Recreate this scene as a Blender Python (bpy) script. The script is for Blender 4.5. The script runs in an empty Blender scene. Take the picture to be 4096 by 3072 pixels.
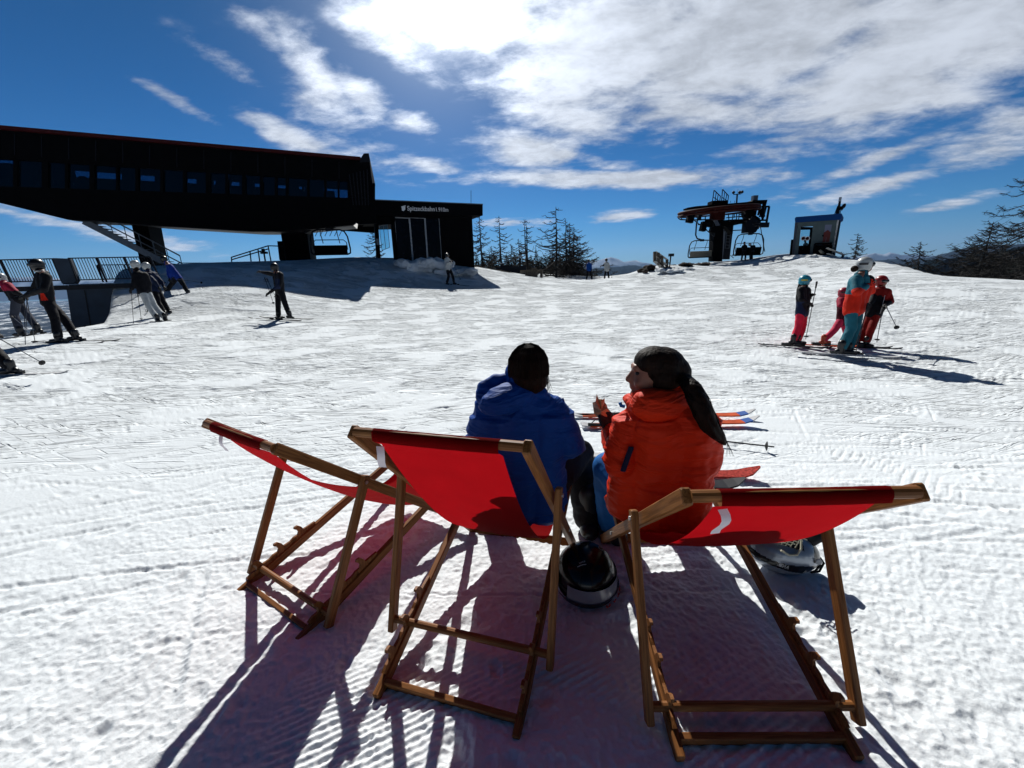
import bpy, bmesh, math, random
import numpy as np
from mathutils import Vector, Matrix, noise as mnoise
random.seed(7); rng=np.random.default_rng(11)
SC=bpy.context.scene; COL=SC.collection
R_=math.radians
# ------------------------------------------------------------------ camera
F=1660.; PIT=R_(15.2); ROL=R_(-2.0); CH=1.55
cp,sp=math.cos(PIT),math.sin(PIT); cr,sr=math.cos(ROL),math.sin(ROL)
RT=Vector((1,0,0)); UP=Vector((0,sp,cp)); FW=Vector((0,cp,-sp)); CAM=Vector((0,0,CH))
def at(px,py,D):
    a,b=px-2048,py-1536; u=a*cr+b*sr; w=-a*sr+b*cr
    return CAM+D*(RT*(u/F)-UP*(w/F)+FW)
def rdir(px,py): return (at(px,py,1)-CAM).normalized()
def atz(px,py,z):
    d=at(px,py,1)-CAM; return CAM+d*((z-CH)/d.z)
cd=bpy.data.cameras.new('camera'); co=bpy.data.objects.new('camera',cd); COL.objects.link(co)
X=RT*cr+UP*sr; Y=-RT*sr+UP*cr; Zc=-FW
co.matrix_world=Matrix(((X.x,Y.x,Zc.x,0),(X.y,Y.y,Zc.y,0),(X.z,Y.z,Zc.z,CH),(0,0,0,1)))
cd.sensor_width=36; cd.lens=36*F/4096; cd.clip_start=.05; cd.clip_end=200000
SC.camera=co
# zoom-window converters (only used to read positions off the photograph)
def Zf(x0,y0,s): return lambda u,v:(x0+u/s,y0+v/s)
z1=Zf(0,480,2.212); z2=Zf(1000,550,2.212); z3=Zf(2600,700,2.212); z4=Zf(0,950,3.16); z5=Zf(1800,780,2.458)
z6=Zf(3000,1000,2.765); zr=Zf(3300,700,2.765); zl=Zf(0,1050,3.318); zw=Zf(2680,730,4.88); zh=Zf(3080,770,5.353)
zb=Zf(2900,2050,4.424); zk=Zf(2150,2080,4.88); zt=Zf(1700,1300,1.58); zs=Zf(2250,1550,2.5425)
# ------------------------------------------------------------------ materials
def nt(m):
    m.use_nodes=True; t=m.node_tree
    return t, t.nodes, t.links
def mat(name,col,rough=.6,metal=0.,spec=.5,nz=0.,nscale=20.,bump=0.,bscale=60.,coat=0.,trans=None,stretch=None,tint=None):
    m=bpy.data.materials.new(name); t,N,L=nt(m); b=N['Principled BSDF']
    b.inputs['Roughness'].default_value=rough; b.inputs['Metallic'].default_value=metal
    b.inputs['Specular IOR Level'].default_value=spec; b.inputs['Coat Weight'].default_value=coat
    b.inputs['Base Color'].default_value=(*col,1)
    tc=N.new('ShaderNodeTexCoord'); src=tc.outputs['Object']
    if stretch:
        mp=N.new('ShaderNodeMapping'); mp.inputs['Scale'].default_value=stretch; L.new(src,mp.inputs[0]); src=mp.outputs[0]
    if nz>0:
        n=N.new('ShaderNodeTexNoise'); n.inputs['Scale'].default_value=nscale; n.inputs['Detail'].default_value=5; L.new(src,n.inputs['Vector'])
        r=N.new('ShaderNodeMapRange'); r.inputs[1].default_value=.3; r.inputs[2].default_value=.7; r.inputs[3].default_value=1-nz; r.inputs[4].default_value=1+nz
        L.new(n.outputs[0],r.inputs[0])
        v=N.new('ShaderNodeVectorMath'); v.operation='SCALE'; v.inputs[0].default_value=col; L.new(r.outputs[0],v.inputs['Scale'])
        L.new(v.outputs[0],b.inputs['Base Color'])
    if bump>0:
        n2=N.new('ShaderNodeTexNoise'); n2.inputs['Scale'].default_value=bscale; n2.inputs['Detail'].default_value=4; L.new(src,n2.inputs['Vector'])
        bp=N.new('ShaderNodeBump'); bp.inputs['Strength'].default_value=bump; bp.inputs['Distance'].default_value=.01
        L.new(n2.outputs[0],bp.inputs['Height']); L.new(bp.outputs[0],b.inputs['Normal'])
    return m
M={}
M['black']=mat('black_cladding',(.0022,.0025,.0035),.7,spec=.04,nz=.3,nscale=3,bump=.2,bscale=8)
M['dsteel']=mat('dark_steel',(.006,.008,.014),.5,.3,spec=.25,nz=.25,nscale=9,bump=.1)
M['steel']=mat('grey_steel',(.10,.12,.15),.45,.5,nz=.2,nscale=9)
M['lsteel']=mat('galvanised_steel',(.35,.37,.4),.4,.5,nz=.15)
M['redtrim']=mat('red_trim',(.045,.002,.003),.6,spec=.2,nz=.3,nscale=5)
M['concrete']=mat('concrete',(.025,.04,.065),.9,nz=.25,nscale=2,bump=.3,bscale=12)
M['rustwheel']=mat('dark_red_paint',(.035,.004,.003),.7,spec=.12,nz=.4,nscale=6)
M['white']=mat('white_paint',(.8,.8,.82),.5)
M['sign']=mat('sign_lettering',(.75,.77,.8),.5)
M['cream']=mat('seat_underside',(.16,.15,.12),.6,nz=.3)
M['oldwood']=mat('weathered_wood',(.10,.08,.06),.8,nz=.35,nscale=8,bump=.4,bscale=30)
M['paleboard']=mat('pale_board',(.55,.52,.46),.8,nz=.2)
M['dirt']=mat('dark_earth',(.028,.02,.015),.95,nz=.7,nscale=6,bump=1,bscale=12)
M['bark']=mat('bark',(.014,.012,.011),.9,nz=.5,nscale=14)
M['needle']=mat('conifer_needles',(.010,.016,.013),.9,nz=.6,nscale=2)
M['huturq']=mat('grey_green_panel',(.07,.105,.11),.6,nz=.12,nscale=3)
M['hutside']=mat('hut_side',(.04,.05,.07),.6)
M['blueroof']=mat('blue_roof_sheet',(.006,.05,.19),.7,spec=.1,nz=.1)
M['poster']=mat('red_poster',(.12,.008,.006),.6)
M['posterw']=mat('white_poster',(.17,.19,.28),.6)
def glassy(name,col,rough=.05):
    m=mat(name,col,rough,spec=1.0,nz=.3,nscale=2); return m
M['dglass']=mat('dark_window_glass',(.001,.002,.005),.2,spec=.10,nz=.5,nscale=2,bump=.15,bscale=3)
def clearglass(name,a,tint):
    m=bpy.data.materials.new(name); t,N,L=nt(m); N.remove(N['Principled BSDF'])
    tr=N.new('ShaderNodeBsdfTransparent'); tr.inputs[0].default_value=(*tint,1)
    gl=N.new('ShaderNodeBsdfGlossy'); gl.inputs['Roughness'].default_value=.02
    mx=N.new('ShaderNodeMixShader'); fr=N.new('ShaderNodeFresnel'); fr.inputs[0].default_value=1.45
    ad=N.new('ShaderNodeMath'); ad.operation='ADD'; ad.inputs[1].default_value=a; L.new(fr.outputs[0],ad.inputs[0])
    L.new(ad.outputs[0],mx.inputs[0]); L.new(tr.outputs[0],mx.inputs[1]); L.new(gl.outputs[0],mx.inputs[2])
    L.new(mx.outputs[0],N['Material Output'].inputs[0]); return m
M['hglass']=clearglass('tinted_hall_glass',.0,(.17,.27,.36))
M['cglass']=clearglass('window_glass',.02,(.75,.88,.9))
# wood of the deck chairs: grain along object Z of each rail (uses generated noise in stretched object space)
def woodmat(name,c1,c2):
    m=bpy.data.materials.new(name); t,N,L=nt(m); b=N['Principled BSDF']; b.inputs['Roughness'].default_value=.5; b.inputs['Specular IOR Level'].default_value=.2
    at_=N.new('ShaderNodeAttribute'); at_.attribute_name='grain'
    mp=N.new('ShaderNodeMapping'); mp.inputs['Scale'].default_value=(110,110,5.0); L.new(at_.outputs['Vector'],mp.inputs[0])
    n=N.new('ShaderNodeTexNoise'); n.inputs['Scale'].default_value=1.; n.inputs['Detail'].default_value=6; n.inputs['Distortion'].default_value=1.2; L.new(mp.outputs[0],n.inputs['Vector'])
    r=N.new('ShaderNodeValToRGB'); r.color_ramp.elements[0].position=.36; r.color_ramp.elements[0].color=(*c1,1); r.color_ramp.elements[1].position=.62; r.color_ramp.elements[1].color=(*c2,1)
    L.new(n.outputs[0],r.inputs[0]); L.new(r.outputs[0],b.inputs['Base Color'])
    bp=N.new('ShaderNodeBump'); bp.inputs['Strength'].default_value=.25; bp.inputs['Distance'].default_value=.002; L.new(n.outputs[0],bp.inputs['Height']); L.new(bp.outputs[0],b.inputs['Normal'])
    return m
M['wood']=woodmat('oiled_beech',(.15,.055,.014),(.28,.115,.034))
M['bolt']=mat('zinc_bolt',(.6,.6,.6),.3,1.)
def canvasmat():
    m=bpy.data.materials.new('red_canvas'); t,N,L=nt(m); b=N['Principled BSDF']
    tc=N.new('ShaderNodeTexCoord'); n=N.new('ShaderNodeTexNoise'); n.inputs['Scale'].default_value=9; n.inputs['Detail'].default_value=6; L.new(tc.outputs['Object'],n.inputs['Vector'])
    r=N.new('ShaderNodeMapRange'); r.inputs[3].default_value=.8; r.inputs[4].default_value=1.2; L.new(n.outputs[0],r.inputs[0])
    v=N.new('ShaderNodeVectorMath'); v.operation='SCALE'; v.inputs[0].default_value=(.19,.001,.0015); L.new(r.outputs[0],v.inputs['Scale'])
    L.new(v.outputs[0],b.inputs['Base Color']); b.inputs['Roughness'].default_value=.9; b.inputs['Specular IOR Level'].default_value=.08
    w=N.new('ShaderNodeTexNoise'); w.inputs['Scale'].default_value=420; L.new(tc.outputs['Object'],w.inputs['Vector'])
    bp=N.new('ShaderNodeBump'); bp.inputs['Strength'].default_value=.25; bp.inputs['Distance'].default_value=.002; L.new(w.outputs[0],bp.inputs['Height']); L.new(bp.outputs[0],b.inputs['Normal'])
    tl=N.new('ShaderNodeBsdfTranslucent'); v2=N.new('ShaderNodeVectorMath'); v2.operation='SCALE'; v2.inputs[0].default_value=(.36,.004,.008); L.new(r.outputs[0],v2.inputs['Scale']); L.new(v2.outputs[0],tl.inputs[0])
    mx=N.new('ShaderNodeMixShader'); mx.inputs[0].default_value=.5
    L.new(b.outputs[0],mx.inputs[1]); L.new(tl.outputs[0],mx.inputs[2]); L.new(mx.outputs[0],N['Material Output'].inputs[0]); return m
M['canvas']=canvasmat()
def snowmat():
    m=bpy.data.materials.new('snow'); t,N,L=nt(m); b=N['Principled BSDF']; b.inputs['Roughness'].default_value=.9; b.inputs['Specular IOR Level'].default_value=.04
    geo=N.new('ShaderNodeNewGeometry'); P=geo.outputs['Position']
    def mapn(scale,rot,nscale,det,dist=0,rough=.55):
        mp=N.new('ShaderNodeMapping'); mp.vector_type='TEXTURE'; mp.inputs['Scale'].default_value=tuple(1/q for q in scale); mp.inputs['Rotation'].default_value=(0,0,rot); L.new(P,mp.inputs[0])
        n=N.new('ShaderNodeTexNoise'); n.inputs['Scale'].default_value=nscale; n.inputs['Detail'].default_value=det; n.inputs['Distortion'].default_value=dist; n.inputs['Roughness'].default_value=rough
        L.new(mp.outputs[0],n.inputs['Vector']); return n.outputs[0]
    def mth(op,a,b_=None,c=None):
        x=N.new('ShaderNodeMath'); x.operation=op
        for i,q in enumerate((a,b_,c)):
            if q is None: continue
            if isinstance(q,(int,float)): x.inputs[i].default_value=q
            else: L.new(q,x.inputs[i])
        return x.outputs[0]
    def ramp(v,a,b_,c=0.,d=1.):
        r=N.new('ShaderNodeMapRange'); r.interpolation_type='SMOOTHSTEP'; L.new(v,r.inputs[0])
        for i,q in enumerate((a,b_,c,d)): r.inputs[1+i].default_value=q
        return r.outputs[0]
    # thin ski scratches: three directions of strongly stretched noise, cut to thin grooves
    g=None
    for rot,sx_,sy in ((R_(5),.45,15.),(R_(-9),.42,13.),(R_(17),.5,17.),(R_(1),.22,9.),(R_(24),.6,16.),(R_(-28),.8,15.)):
        n=mapn((sx_,sy,1),rot,1.,3,.35,.6)
        th=ramp(n,.585,.635)
        g=th if g is None else mth('MAXIMUM',g,th)
    brk=ramp(mapn((1,1,1),0,.9,3),.40,.62)
    g=mth('MULTIPLY',g,brk)
    fine=mapn((1,1,1),0,48,7,0,.68); mid=mapn((1,1,1),0,7,5)
    sep=N.new('ShaderNodeSeparateXYZ'); L.new(P,sep.inputs[0])
    far=ramp(sep.outputs['Y'],2.6,7.)
    h=mth('ADD',mth('MULTIPLY',fine,.0042),mth('MULTIPLY',mid,mth('ADD',.003,mth('MULTIPLY',far,.006))))
    h=mth('SUBTRACT',h,mth('MULTIPLY',mth('MULTIPLY',g,far),.15))
    bp=N.new('ShaderNodeBump'); bp.inputs['Strength'].default_value=1.; bp.inputs['Distance'].default_value=1.0; L.new(h,bp.inputs['Height']); L.new(bp.outputs[0],b.inputs['Normal'])
    # colour: white snow, light dirt specks, dark woods far down in the valley
    dirt=ramp(mapn((1,1,1),0,2.2,8,0,.7),.66,.80)
    mx=N.new('ShaderNodeMix'); mx.data_type='RGBA'; mx.inputs['A'].default_value=(.83,.87,.90,1); mx.inputs['B'].default_value=(.70,.70,.68,1)
    L.new(mth('MULTIPLY',dirt,.6),mx.inputs['Factor'])
    wood=ramp(mapn((1,1,1),0,.004,9,0,.7),.36,.50)
    low=ramp(sep.outputs['Z'],-3.,-16.)
    mx2=N.new('ShaderNodeMix'); mx2.data_type='RGBA'; L.new(mx.outputs['Result'],mx2.inputs['A']); mx2.inputs['B'].default_value=(.012,.02,.03,1); L.new(mth('MULTIPLY',wood,low),mx2.inputs['Factor'])
    L.new(mx2.outputs['Result'],b.inputs['Base Color']); return m
M['snow']=snowmat()
# ------------------------------------------------------------------ object helpers
def tag(o,label=None,cat=None,group=None,kind=None):
    if label: o['label']=label
    if cat: o['category']=cat
    if group: o['group']=group
    if kind: o['kind']=kind
    return o
def empty(name,loc,rz=0):
    o=bpy.data.objects.new(name,None); COL.objects.link(o); o.location=loc; o.rotation_euler=(0,0,rz); o.empty_display_size=.1; return o
class MB:
    def __init__(s): s.v=[]; s.f=[]; s.g=[]
    def add(s,vs,fs,gr=None):
        o=len(s.v); s.v+= [tuple(v) for v in vs]; s.f+=[tuple(i+o for i in f) for f in fs]
        s.g+= gr if gr else [tuple(v) for v in vs]; return s
    def box(s,c,sz,M3=None):
        c=Vector(c); vs=[];gr=[]
        for i in range(8):
            q=Vector(((i&1)-.5,((i>>1)&1)-.5,((i>>2)&1)-.5)); q=Vector((q.x*sz[0],q.y*sz[1],q.z*sz[2])); gr.append(tuple(q)); vs.append(c+(M3@q if M3 else q))
        return s.add(vs,[(0,2,3,1),(4,5,7,6),(0,1,5,4),(2,6,7,3),(0,4,6,2),(1,3,7,5)],gr)
    def bar(s,p0,p1,w,h,up=(0,0,1),bev=0.):
        p0=Vector(p0);p1=Vector(p1);d=(p1-p0);Ln=d.length;d.normalize();u=Vector(up);x=d.cross(u)
        if x.length<1e-4: x=d.cross(Vector((0,1,0)))
        x.normalize();u=x.cross(d)
        if bev<=0: pr=[(-w/2,-h/2),(w/2,-h/2),(w/2,h/2),(-w/2,h/2)]
        else:
            b=bev;pr=[(-w/2+b,-h/2),(w/2-b,-h/2),(w/2,-h/2+b),(w/2,h/2-b),(w/2-b,h/2),(-w/2+b,h/2),(-w/2,h/2-b),(-w/2,-h/2+b)]
        n=len(pr);vs=[];gr=[];o=random.random()*10
        ends=[(0,1.),(Ln,1.)] if bev<=0 else [(0,.8),(bev,1.),(Ln-bev,1.),(Ln,.8)]
        for (t,k) in ends:
            for a,b_ in pr: vs.append(p0+d*t+x*a*k+u*b_*k);gr.append((a+o,b_+o,t))
        fs=[tuple(range(n))[::-1],tuple(range(n*(len(ends)-1),n*len(ends)))]
        for r in range(len(ends)-1):
            for i in range(n):
                j=(i+1)%n; fs.append((r*n+i,r*n+j,(r+1)*n+j,(r+1)*n+i))
        return s.add(vs,fs,gr)
    def tube(s,pts,rad,n=8,cap=True):
        pts=[Vector(p) for p in pts]; 
        if not isinstance(rad,(list,tuple)): rad=[rad]*len(pts)
        vs=[];gr=[];prev=None;L0=0
        for i,p in enumerate(pts):
            d=(pts[min(i+1,len(pts)-1)]-pts[max(i-1,0)]).normalized()
            if i: L0+=(p-pts[i-1]).length
            if prev is None:
                a=d.cross(Vector((0,0,1))); 
                if a.length<.01: a=d.cross(Vector((0,1,0)))
                a.normalize()
            else:
                a=prev-d*prev.dot(d); a.normalize()
            prev=a;b=d.cross(a)
            for k in range(n):
                t=2*math.pi*k/n; q=a*math.cos(t)*rad[i]+b*math.sin(t)*rad[i]; vs.append(p+q);gr.append((q.x*1.,q.y*1.,L0))
        fs=[]
        for i in range(len(pts)-1):
            for k in range(n):
                j=(k+1)%n; fs.append((i*n+k,i*n+j,(i+1)*n+j,(i+1)*n+k))
        if cap: fs+=[tuple(range(n))[::-1],tuple(range((len(pts)-1)*n,len(pts)*n))]
        return s.add(vs,fs,gr)
    def quadp(s,pts,thick=0.,nrm=None):
        pts=[Vector(p) for p in pts]
        if thick==0: return s.add(pts,[tuple(range(len(pts)))])
        n=len(pts); nn=Vector(nrm) if nrm else (pts[1]-pts[0]).cross(pts[2]-pts[0]).normalized()
        vs=pts+[p+nn*thick for p in pts]; fs=[tuple(range(n)),tuple(range(n,2*n))[::-1]]+[(i,(i+1)%n,(i+1)%n+n,i+n) for i in range(n)]
        return s.add(vs,fs)
    def ell(s,c,r,M3=None,nu=14,nv=10):
        c=Vector(c);vs=[];fs=[]
        for i in range(nv+1):
            ph=math.pi*i/nv
            for j in range(nu):
                th=2*math.pi*j/nu; q=Vector((r[0]*math.sin(ph)*math.cos(th),r[1]*math.sin(ph)*math.sin(th),r[2]*math.cos(ph))); vs.append(c+(M3@q if M3 else q))
        for i in range(nv):
            for j in range(nu): fs.append((i*nu+j,(i+1)*nu+j,(i+1)*nu+(j+1)%nu,i*nu+(j+1)%nu))
        return s.add(vs,fs)
    def cap(s,p0,p1,r0,r1,n=12):
        p0=Vector(p0);p1=Vector(p1);d=p1-p0
        if d.length<1e-5: return s.ell(p0,(r0,)*3)
        d.normalize();a=d.orthogonal().normalized();b=d.cross(a);vs=[];rings=[]
        for k in range(5): t=math.pi/2*(1-k/4.); rings.append((p0-d*r0*math.sin(t),max(r0*math.cos(t),1e-4)))
        for k in range(5): t=math.pi/2*k/4.; rings.append((p1+d*r1*math.sin(t),max(r1*math.cos(t),1e-4)))
        for c,r in rings:
            for j in range(n): th=2*math.pi*j/n; vs.append(c+a*r*math.cos(th)+b*r*math.sin(th))
        fs=[(i*n+j,i*n+(j+1)%n,(i+1)*n+(j+1)%n,(i+1)*n+j) for i in range(9) for j in range(n)]
        fs+=[tuple(range(n))[::-1],tuple(range(9*n,10*n))]
        return s.add(vs,fs)
    def build(s,name,m,parent=None,org=None,smooth=False,grain=False,auto=None):
        me=bpy.data.meshes.new(name); org=Vector(org) if org is not None else Vector((0,0,0))
        inv=None
        if parent is not None and org.length==0: pass
        me.from_pydata([tuple(Vector(v)-org) for v in s.v],[],s.f); me.validate(); me.update()
        bm=bmesh.new(); bm.from_mesh(me); bmesh.ops.recalc_face_normals(bm,faces=bm.faces); bm.to_mesh(me); bm.free()
        if grain and len(me.vertices)==len(s.g):
            a=me.attributes.new('grain','FLOAT_VECTOR','POINT'); a.data.foreach_set('vector',np.array(s.g,dtype=np.float32).ravel())
        if smooth: me.polygons.foreach_set('use_smooth',[True]*len(me.polygons))
        me.materials.append(m); o=bpy.data.objects.new(name,me); COL.objects.link(o)
        if parent is not None: o.parent=parent
        else: o.location=org
        return o
# children built in world coordinates: give org=parent's location (parents have no rotation unless noted)
def remesh(o,vox,smooth=3,disp=None,mats=None,zone=None):
    a=o.modifiers.new('r','REMESH'); a.mode='VOXEL'; a.voxel_size=vox; a.use_smooth_shade=True
    if smooth: b=o.modifiers.new('s','SMOOTH'); b.iterations=smooth; b.factor=.5
    dg=bpy.context.evaluated_depsgraph_get(); dg.update()
    me=bpy.data.meshes.new_from_object(o.evaluated_get(dg)); o.modifiers.clear(); old=o.data; mm=list(old.materials); o.data=me; me.name=o.name
    me.materials.clear()
    for q in (mats or mm): me.materials.append(q)
    if disp or zone:
        me.update(); n=len(me.vertices); co_=[v.co.copy() for v in me.vertices]; nr=[v.normal.copy() for v in me.vertices]
        if disp:
            for i,v in enumerate(me.vertices): v.co=co_[i]+nr[i]*disp(co_[i])
        if zone:
            for p in me.polygons: p.material_index=zone(p.center)
    me.polygons.foreach_set('use_smooth',[True]*len(me.polygons)); me.update(); return o
# ------------------------------------------------------------------ terrain
AN=[]  # anchors x,y,z
def anc(px,py,D,dz=0): p=at(px,py,D); AN.append((p.x,p.y,p.z+dz)); return p
for c in ((-.28,1.13,.02),(.1,1.9,.03),(-1.2,1.64,.01),(-.7,2.5,.01),(.76,.95,.06),(.8,1.95,.05),(0,-1.5,0),(-2,-.5,0),(2,-.5,.03),(0,0,0),(-6,-6,0),(6,-6,0),(0,-12,0),(3,2.5,0),(0,4.5,.02),(-3,4,.03)): AN.append(c)
for a in ((250,1368,9.2),(90,1335,10.5),(25,1490,6.9),(620,1285,12.8),(660,1262,14.2),(715,1175,16.3),(1115,1282,13.4),(1800,1138,24.3),(2358,1119,37),(2425,1120,36),
          (3190,1384,8.5),(3370,1437,7.65),(3470,1388,8.5),
          (2158,1097,40),(2329,1092,43),(2500,1090,42),(1898,1066,32),
          (3495,1072,24),(3716,1076,23),(3842,1090,22),(4096,1109,20),(4500,1150,18),
          (2600,1100,30),(2853,1134,25),(3255,1108,25),(3500,1110,18),
          (3030,1030,38),(2868,1046,38),(2960,1043,38),(3133,1024,33),(3233,1018,32),(3323,1026,31),(3230,1012,36),(3400,1050,35),(3000,1060,33),(3150,1062,28.5),(3000,1024,42),(3200,1012,40),
          (2690,1070,32),(2620,1062,34),(2750,1060,36),
          (1267,1181,18),(1407,1125,22),(1000,1160,17),(651,1205,14.8),(1750,1106,26),(1945,1094,29),
          (1136,1054,23),(1240,1040,26),(1497,1034,27),(1560,1034,29),(1800,1050,31),(900,1062,20.5),(778,1066,19),(1136,1050,30),(1500,1040,36),(800,1068,28),
          (297,1292,13.2),(443,1257,14.5),(538,1203,15.5)): anc(*a)
AN=np.array(AN)
def tps_fit(P,lam=.35):
    n=len(P); d2=((P[:,None,:2]-P[None,:,:2])**2).sum(2); K=np.where(d2>0,d2*np.log(d2+1e-12)*.5,0)
    A=np.zeros((n+3,n+3)); A[:n,:n]=K+lam*np.eye(n); Q=np.c_[np.ones(n),P[:,:2]]; A[:n,n:]=Q; A[n:,:n]=Q.T
    return np.linalg.solve(A,np.r_[P[:,2],0,0,0])
TW=tps_fit(AN)
def tps(x,y):
    x=np.asarray(x,float);y=np.asarray(y,float); z=TW[-3]+TW[-2]*x+TW[-1]*y
    for i,(a,b,_) in enumerate(AN):
        d2=(x-a)**2+(y-b)**2+1e-9; z=z+TW[i]*d2*np.log(d2)*.5
    return z
# crest distance against azimuth (deg)
CA=np.array([-180,-120,-80,-66,-52,-47,-44,-41,-36,-10,-4,2,8,13,17,22,30,38,42,46,50,60,90,130,180.])
CRr=np.array([40,30,14,13,14.5,15.5,18,30,42,40,34,42,43,42,42,46,46,45,36,27,26,26,30,40,40.])
FR=np.array([.30])
def base_h(x,y):
    x=np.asarray(x,float);y=np.asarray(y,float); r=np.hypot(x,y); az=np.degrees(np.arctan2(x,y)); rc=np.interp(az,CA,CRr)
    k=np.minimum(r,rc)/np.maximum(r,1e-6); z=tps(x*k,y*k)
    back=np.clip((np.abs(az)-85)/40,0,1); z=z*(1-back)
    e=np.maximum(r-rc,0); drop=np.where(e<6,e*e*.035,1.26+.42*(e-6)); drop=np.where(drop>500,500+ (drop-500)*.02,drop)
    return z-drop
def vnoise(x,y,seed,sc):
    g=np.random.default_rng(seed).random((256,256)); x=x/sc+1000;y=y/sc+1000; xi=np.floor(x).astype(int);yi=np.floor(y).astype(int);fx=x-xi;fy=y-yi
    fx=fx*fx*(3-2*fx);fy=fy*fy*(3-2*fy);a=g[xi%256,yi%256];b=g[(xi+1)%256,yi%256];c=g[xi%256,(yi+1)%256];d=g[(xi+1)%256,(yi+1)%256]
    return (a*(1-fx)+b*fx)*(1-fy)+(c*(1-fx)+d*fx)*fy-.5
def sstep(a,b,x): t=np.clip((x-a)/(b-a),0,1); return t*t*(3-2*t)
# track relief raster
RS=.0125; X0,X1,Y0,Y1=-17.,17.,.3,18.; GW=int((X1-X0)/RS); GH=int((Y1-Y0)/RS); TR=np.zeros((GW,GH),np.float32)
def track(x,y,ang,L,curv,w,dep):
    n=max(int(L/(RS*.8)),2); s=np.linspace(0,L,n); a=ang+curv*s; xs=x+np.cumsum(np.cos(a))*L/n; ys=y+np.cumsum(np.sin(a))*L/n
    env=np.clip(np.minimum(s,L-s)/(.15*L+.01),0,1); m=int(w/RS)+3
    wob=1+.25*np.sin(s*9+x*7)
    for k in range(-m,m+1):
        d=k*RS; px=xs-np.sin(a)*d; py=ys+np.cos(a)*d
        q=abs(d)/w; prof=np.where(q<1,-(1-q*q),0)+ (.45*math.exp(-((d/w-1.35)/.35)**2)+.2*math.exp(-((d/w+1.35)/.35)**2))
        i=((px-X0)/RS).astype(int); j=((py-Y0)/RS).astype(int); ok=(i>=0)&(i<GW)&(j>=0)&(j<GH)
        val=(dep*prof*env*wob)[ok]; I=i[ok];J=j[ok]; cur=TR[I,J]; TR[I,J]=np.where(np.abs(val)>np.abs(cur),val,cur*.7+val*.3)
for _ in range(2100):
    y=rng.uniform(1.6,17.5)**1.; x=rng.uniform(X0,X1); u=rng.random()
    tilt=np.interp(x,[-9,-3,0,3,7],[.22,.38,.2,.02,-.08]); ang=tilt+rng.normal(0,.16) if u<.8 else rng.uniform(-1.2,1.2)
    if rng.random()<.5: ang+=math.pi
    L=rng.uniform(.6,4.5) if u<.8 else rng.uniform(.3,1.2); near=y<4
    track(x,y,ang,L,rng.normal(0,.05),rng.uniform(.010,.028),rng.uniform(.006,.015)*(1.2 if y>4 else 1.25))
    if rng.random()<.3: track(x+.02,y+rng.uniform(.12,.25),ang,L,0,rng.uniform(.012,.025),rng.uniform(.005,.011))
def dent(x,y,rx,ry,ang,dep):
    m=int(max(rx,ry)*1.8/RS)+1; i0=int((x-X0)/RS);j0=int((y-Y0)/RS)
    if i0-m<0 or j0-m<0 or i0+m>=GW or j0+m>=GH: return
    I,J=np.meshgrid(np.arange(-m,m+1),np.arange(-m,m+1),indexing='ij'); a=(I*math.cos(ang)+J*math.sin(ang))*RS/rx; b=(-I*math.sin(ang)+J*math.cos(ang))*RS/ry; q=a*a+b*b
    TR[i0-m:i0+m+1,j0-m:j0+m+1]+=(-dep*np.exp(-q*1.5)+.35*dep*np.exp(-((np.sqrt(q)-1.5)/.4)**2)).astype(np.float32)
for _ in range(130):
    x=rng.normal(0,2.2);y=rng.uniform(.8,4.5); dent(x,y,rng.uniform(.03,.09),rng.uniform(.02,.05),rng.uniform(0,3.1),rng.uniform(.006,.02))
for _ in range(110):
    x=rng.uniform(-4,4);y=rng.uniform(.9,5.5); dent(x,y,rng.uniform(.022,.05),rng.uniform(.018,.03),rng.uniform(0,3.1),rng.uniform(.014,.03))
for _ in range(18):
    x=rng.uniform(-3,3);y=rng.uniform(1,3.2); dent(x,y,rng.uniform(.06,.12),rng.uniform(.035,.05),rng.uniform(0,3.1),rng.uniform(.015,.03))
for _ in range(90):
    x=rng.uniform(-6,6);y=rng.uniform(1,9); dent(x,y,rng.uniform(.02,.05),rng.uniform(.02,.04),rng.uniform(0,3.1),rng.uniform(.004,.014))
for _ in range(260):
    x=rng.uniform(-7,8);y=rng.uniform(1,12); dent(x,y,rng.uniform(.012,.03),rng.uniform(.012,.025),0,-rng.uniform(.006,.016))
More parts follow.
